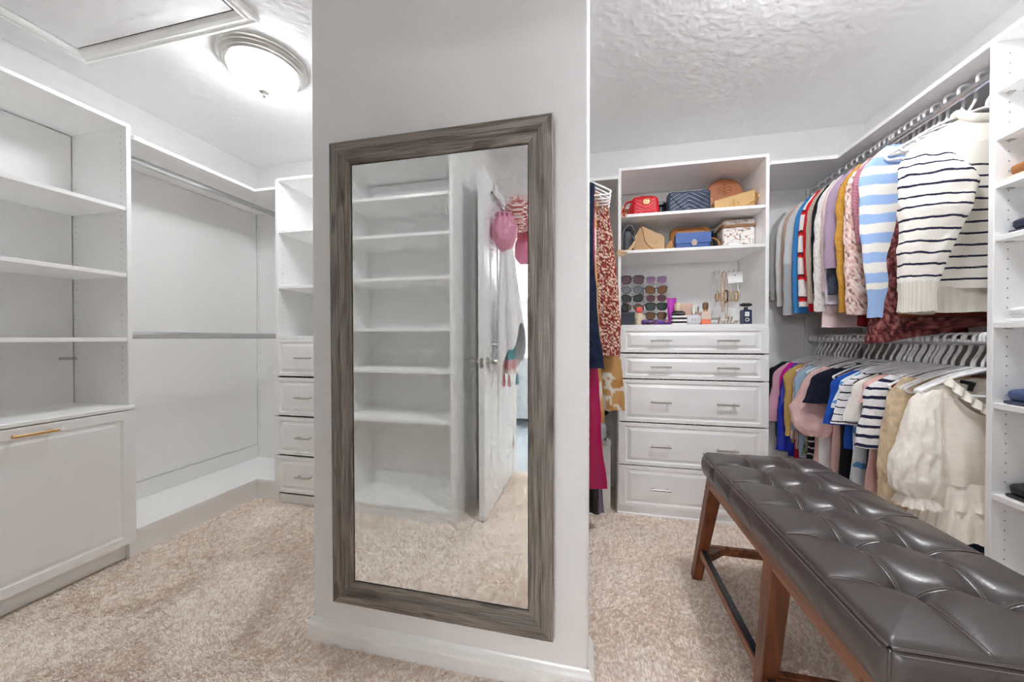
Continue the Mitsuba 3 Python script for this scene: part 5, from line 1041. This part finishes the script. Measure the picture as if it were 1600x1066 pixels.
def blob(c, rad, n, a, f, sd):
    m = trimesh.creation.icosphere(n, 1.0); v = np.array(m.vertices)*np.array(rad); v = crump(a, f, sd)(v)
    v += .012*np.sin(np.arctan2(m.vertices[:, 1], m.vertices[:, 0])*11)[:, None]*np.array(m.vertices)*np.clip(m.vertices[:, 2:3], 0, 1)
    return trimesh.Trimesh(v+np.array(c), m.faces, process=False)
t = thing('bonnet', 'pink gathered satin bonnet hanging on the door hooks', 'bonnet')
m = blob((-.525, .035, 1.715), (.078, .085, .115), 5, .16, 14, 2); smooth_put('body', m, SATIN, t, '#d58ea6'); m = torus(.045, .010, (-.530, .035, 1.82), 30, 8, 'z'); smooth_put('band', m, SATIN, t, '#b97c9a'); m = tube(cr([(-.53, .035, 1.82), (-.555, .033, 1.87), (-.563, .030, 1.905)], 5), .004, 6); smooth_put('loop', m, SATIN, t, '#b97c9a')
t = thing('sun_hat', 'red and white checked hat hanging on the door hooks', 'hat')
def check(V): return np.where(((np.floor(V[:, 1]*70)+np.floor(V[:, 2]*70)) % 2 == 0)[:, None], lin('#b8605f'), lin('#f0e3df'))
m = blob((-.475, -.215, 1.90), (.105, .125, .115), 6, .08, 9, 5); put('crown', m, FAB, t, smooth=True, color=check(np.array(m.vertices)))
m = loft([(-.475, -.215, 1.82, .09, .11), (-.475, -.215, 1.80, .115, .14), (-.475, -.215, 1.785, .13, .16)], 80, 14, .03, pleat=(9, .05)); put('brim', trimesh.Trimesh(m[0], m[1], process=False), FAB, t, smooth=True, color=check(m[0]))
m = tube(cr([(-.50, -.21, 2.0), (-.545, -.205, 1.975), (-.560, -.19, 1.93)], 5), .004, 6); smooth_put('loop', m, FAB, t, '#b8706d')
t = thing('satin_cap', 'second pink satin cap hanging below the checked hat', 'cap')
m = blob((-.475, -.36, 1.69), (.07, .08, .10), 5, .16, 15, 8); smooth_put('body', m, SATIN, t, '#d7809c'); m = tube(cr([(-.48, -.36, 1.78), (-.54, -.365, 1.86), (-.563, -.37, 1.905)], 5), .004, 6); smooth_put('loop', m, SATIN, t, '#b97c9a')
t = thing('towel', 'white towel draped from the door hooks below the pink bonnet', 'towel')
V, F, L, g = loft([(-.540, -.02, 1.84, .018, .022), (-.530, -.02, 1.70, .035, .06), (-.520, -.03, 1.45, .055, .095), (-.512, -.04, 1.20, .075, .115), (-.508, -.05, 1.00, .085, .125)], 120, 70, .05, 3.0, 4, (6, .11), 1.0)
V[:, 2] += np.clip((1.35-V[:, 2])/.35, 0, 1)*(.12*np.sin(g*2+.6)+.05*np.sin(g*5)); V[:, 0] = np.maximum(V[:, 0], -.600)
put('cloth', trimesh.Trimesh(V, F, process=False), FAB, t, smooth=True, color=tone('#ecebec', .04, 40)(L, g, V))
t = thing('scarf', 'teal and pink scarf with tassels showing below the towel', 'scarf')
V, F, L, g = loft([(-.545, -.14, 1.30, .02, .04), (-.535, -.13, 1.10, .03, .06), (-.530, -.12, .94, .035, .07), (-.528, -.12, .84, .04, .075)], 60, 50, .08, 4, 6, (5, .2), 1.0)
put('cloth', trimesh.Trimesh(V, F, process=False), FAB, t, smooth=True, color=np.where((V[:, 2] > .93)[:, None], lin('#6fa3ab'), np.where((V[:, 2] > .87)[:, None], lin('#d9a3a8'), lin('#e7dcd6'))))
for i in range(3):
    x, y = (-.56, -.49, -.52)[i], (-.08, -.17, -.06)[i]; m = lathe([(0, .075), (.006, .07), (.008, .06), (.014, .0), (0, 0)], 14, (x, y, .762)); smooth_put('tassel', m, FAB, t, ('#d58f9a', '#7fb0b5', '#caa2a8')[i]); m = tube([(x, y, .832), (x*.5-.27, y*.7-.04, .845), (x*.5-.27, y*.7-.04, .875)], .002, 5); smooth_put('cord', m, FAB, t, '#cfc3c0')
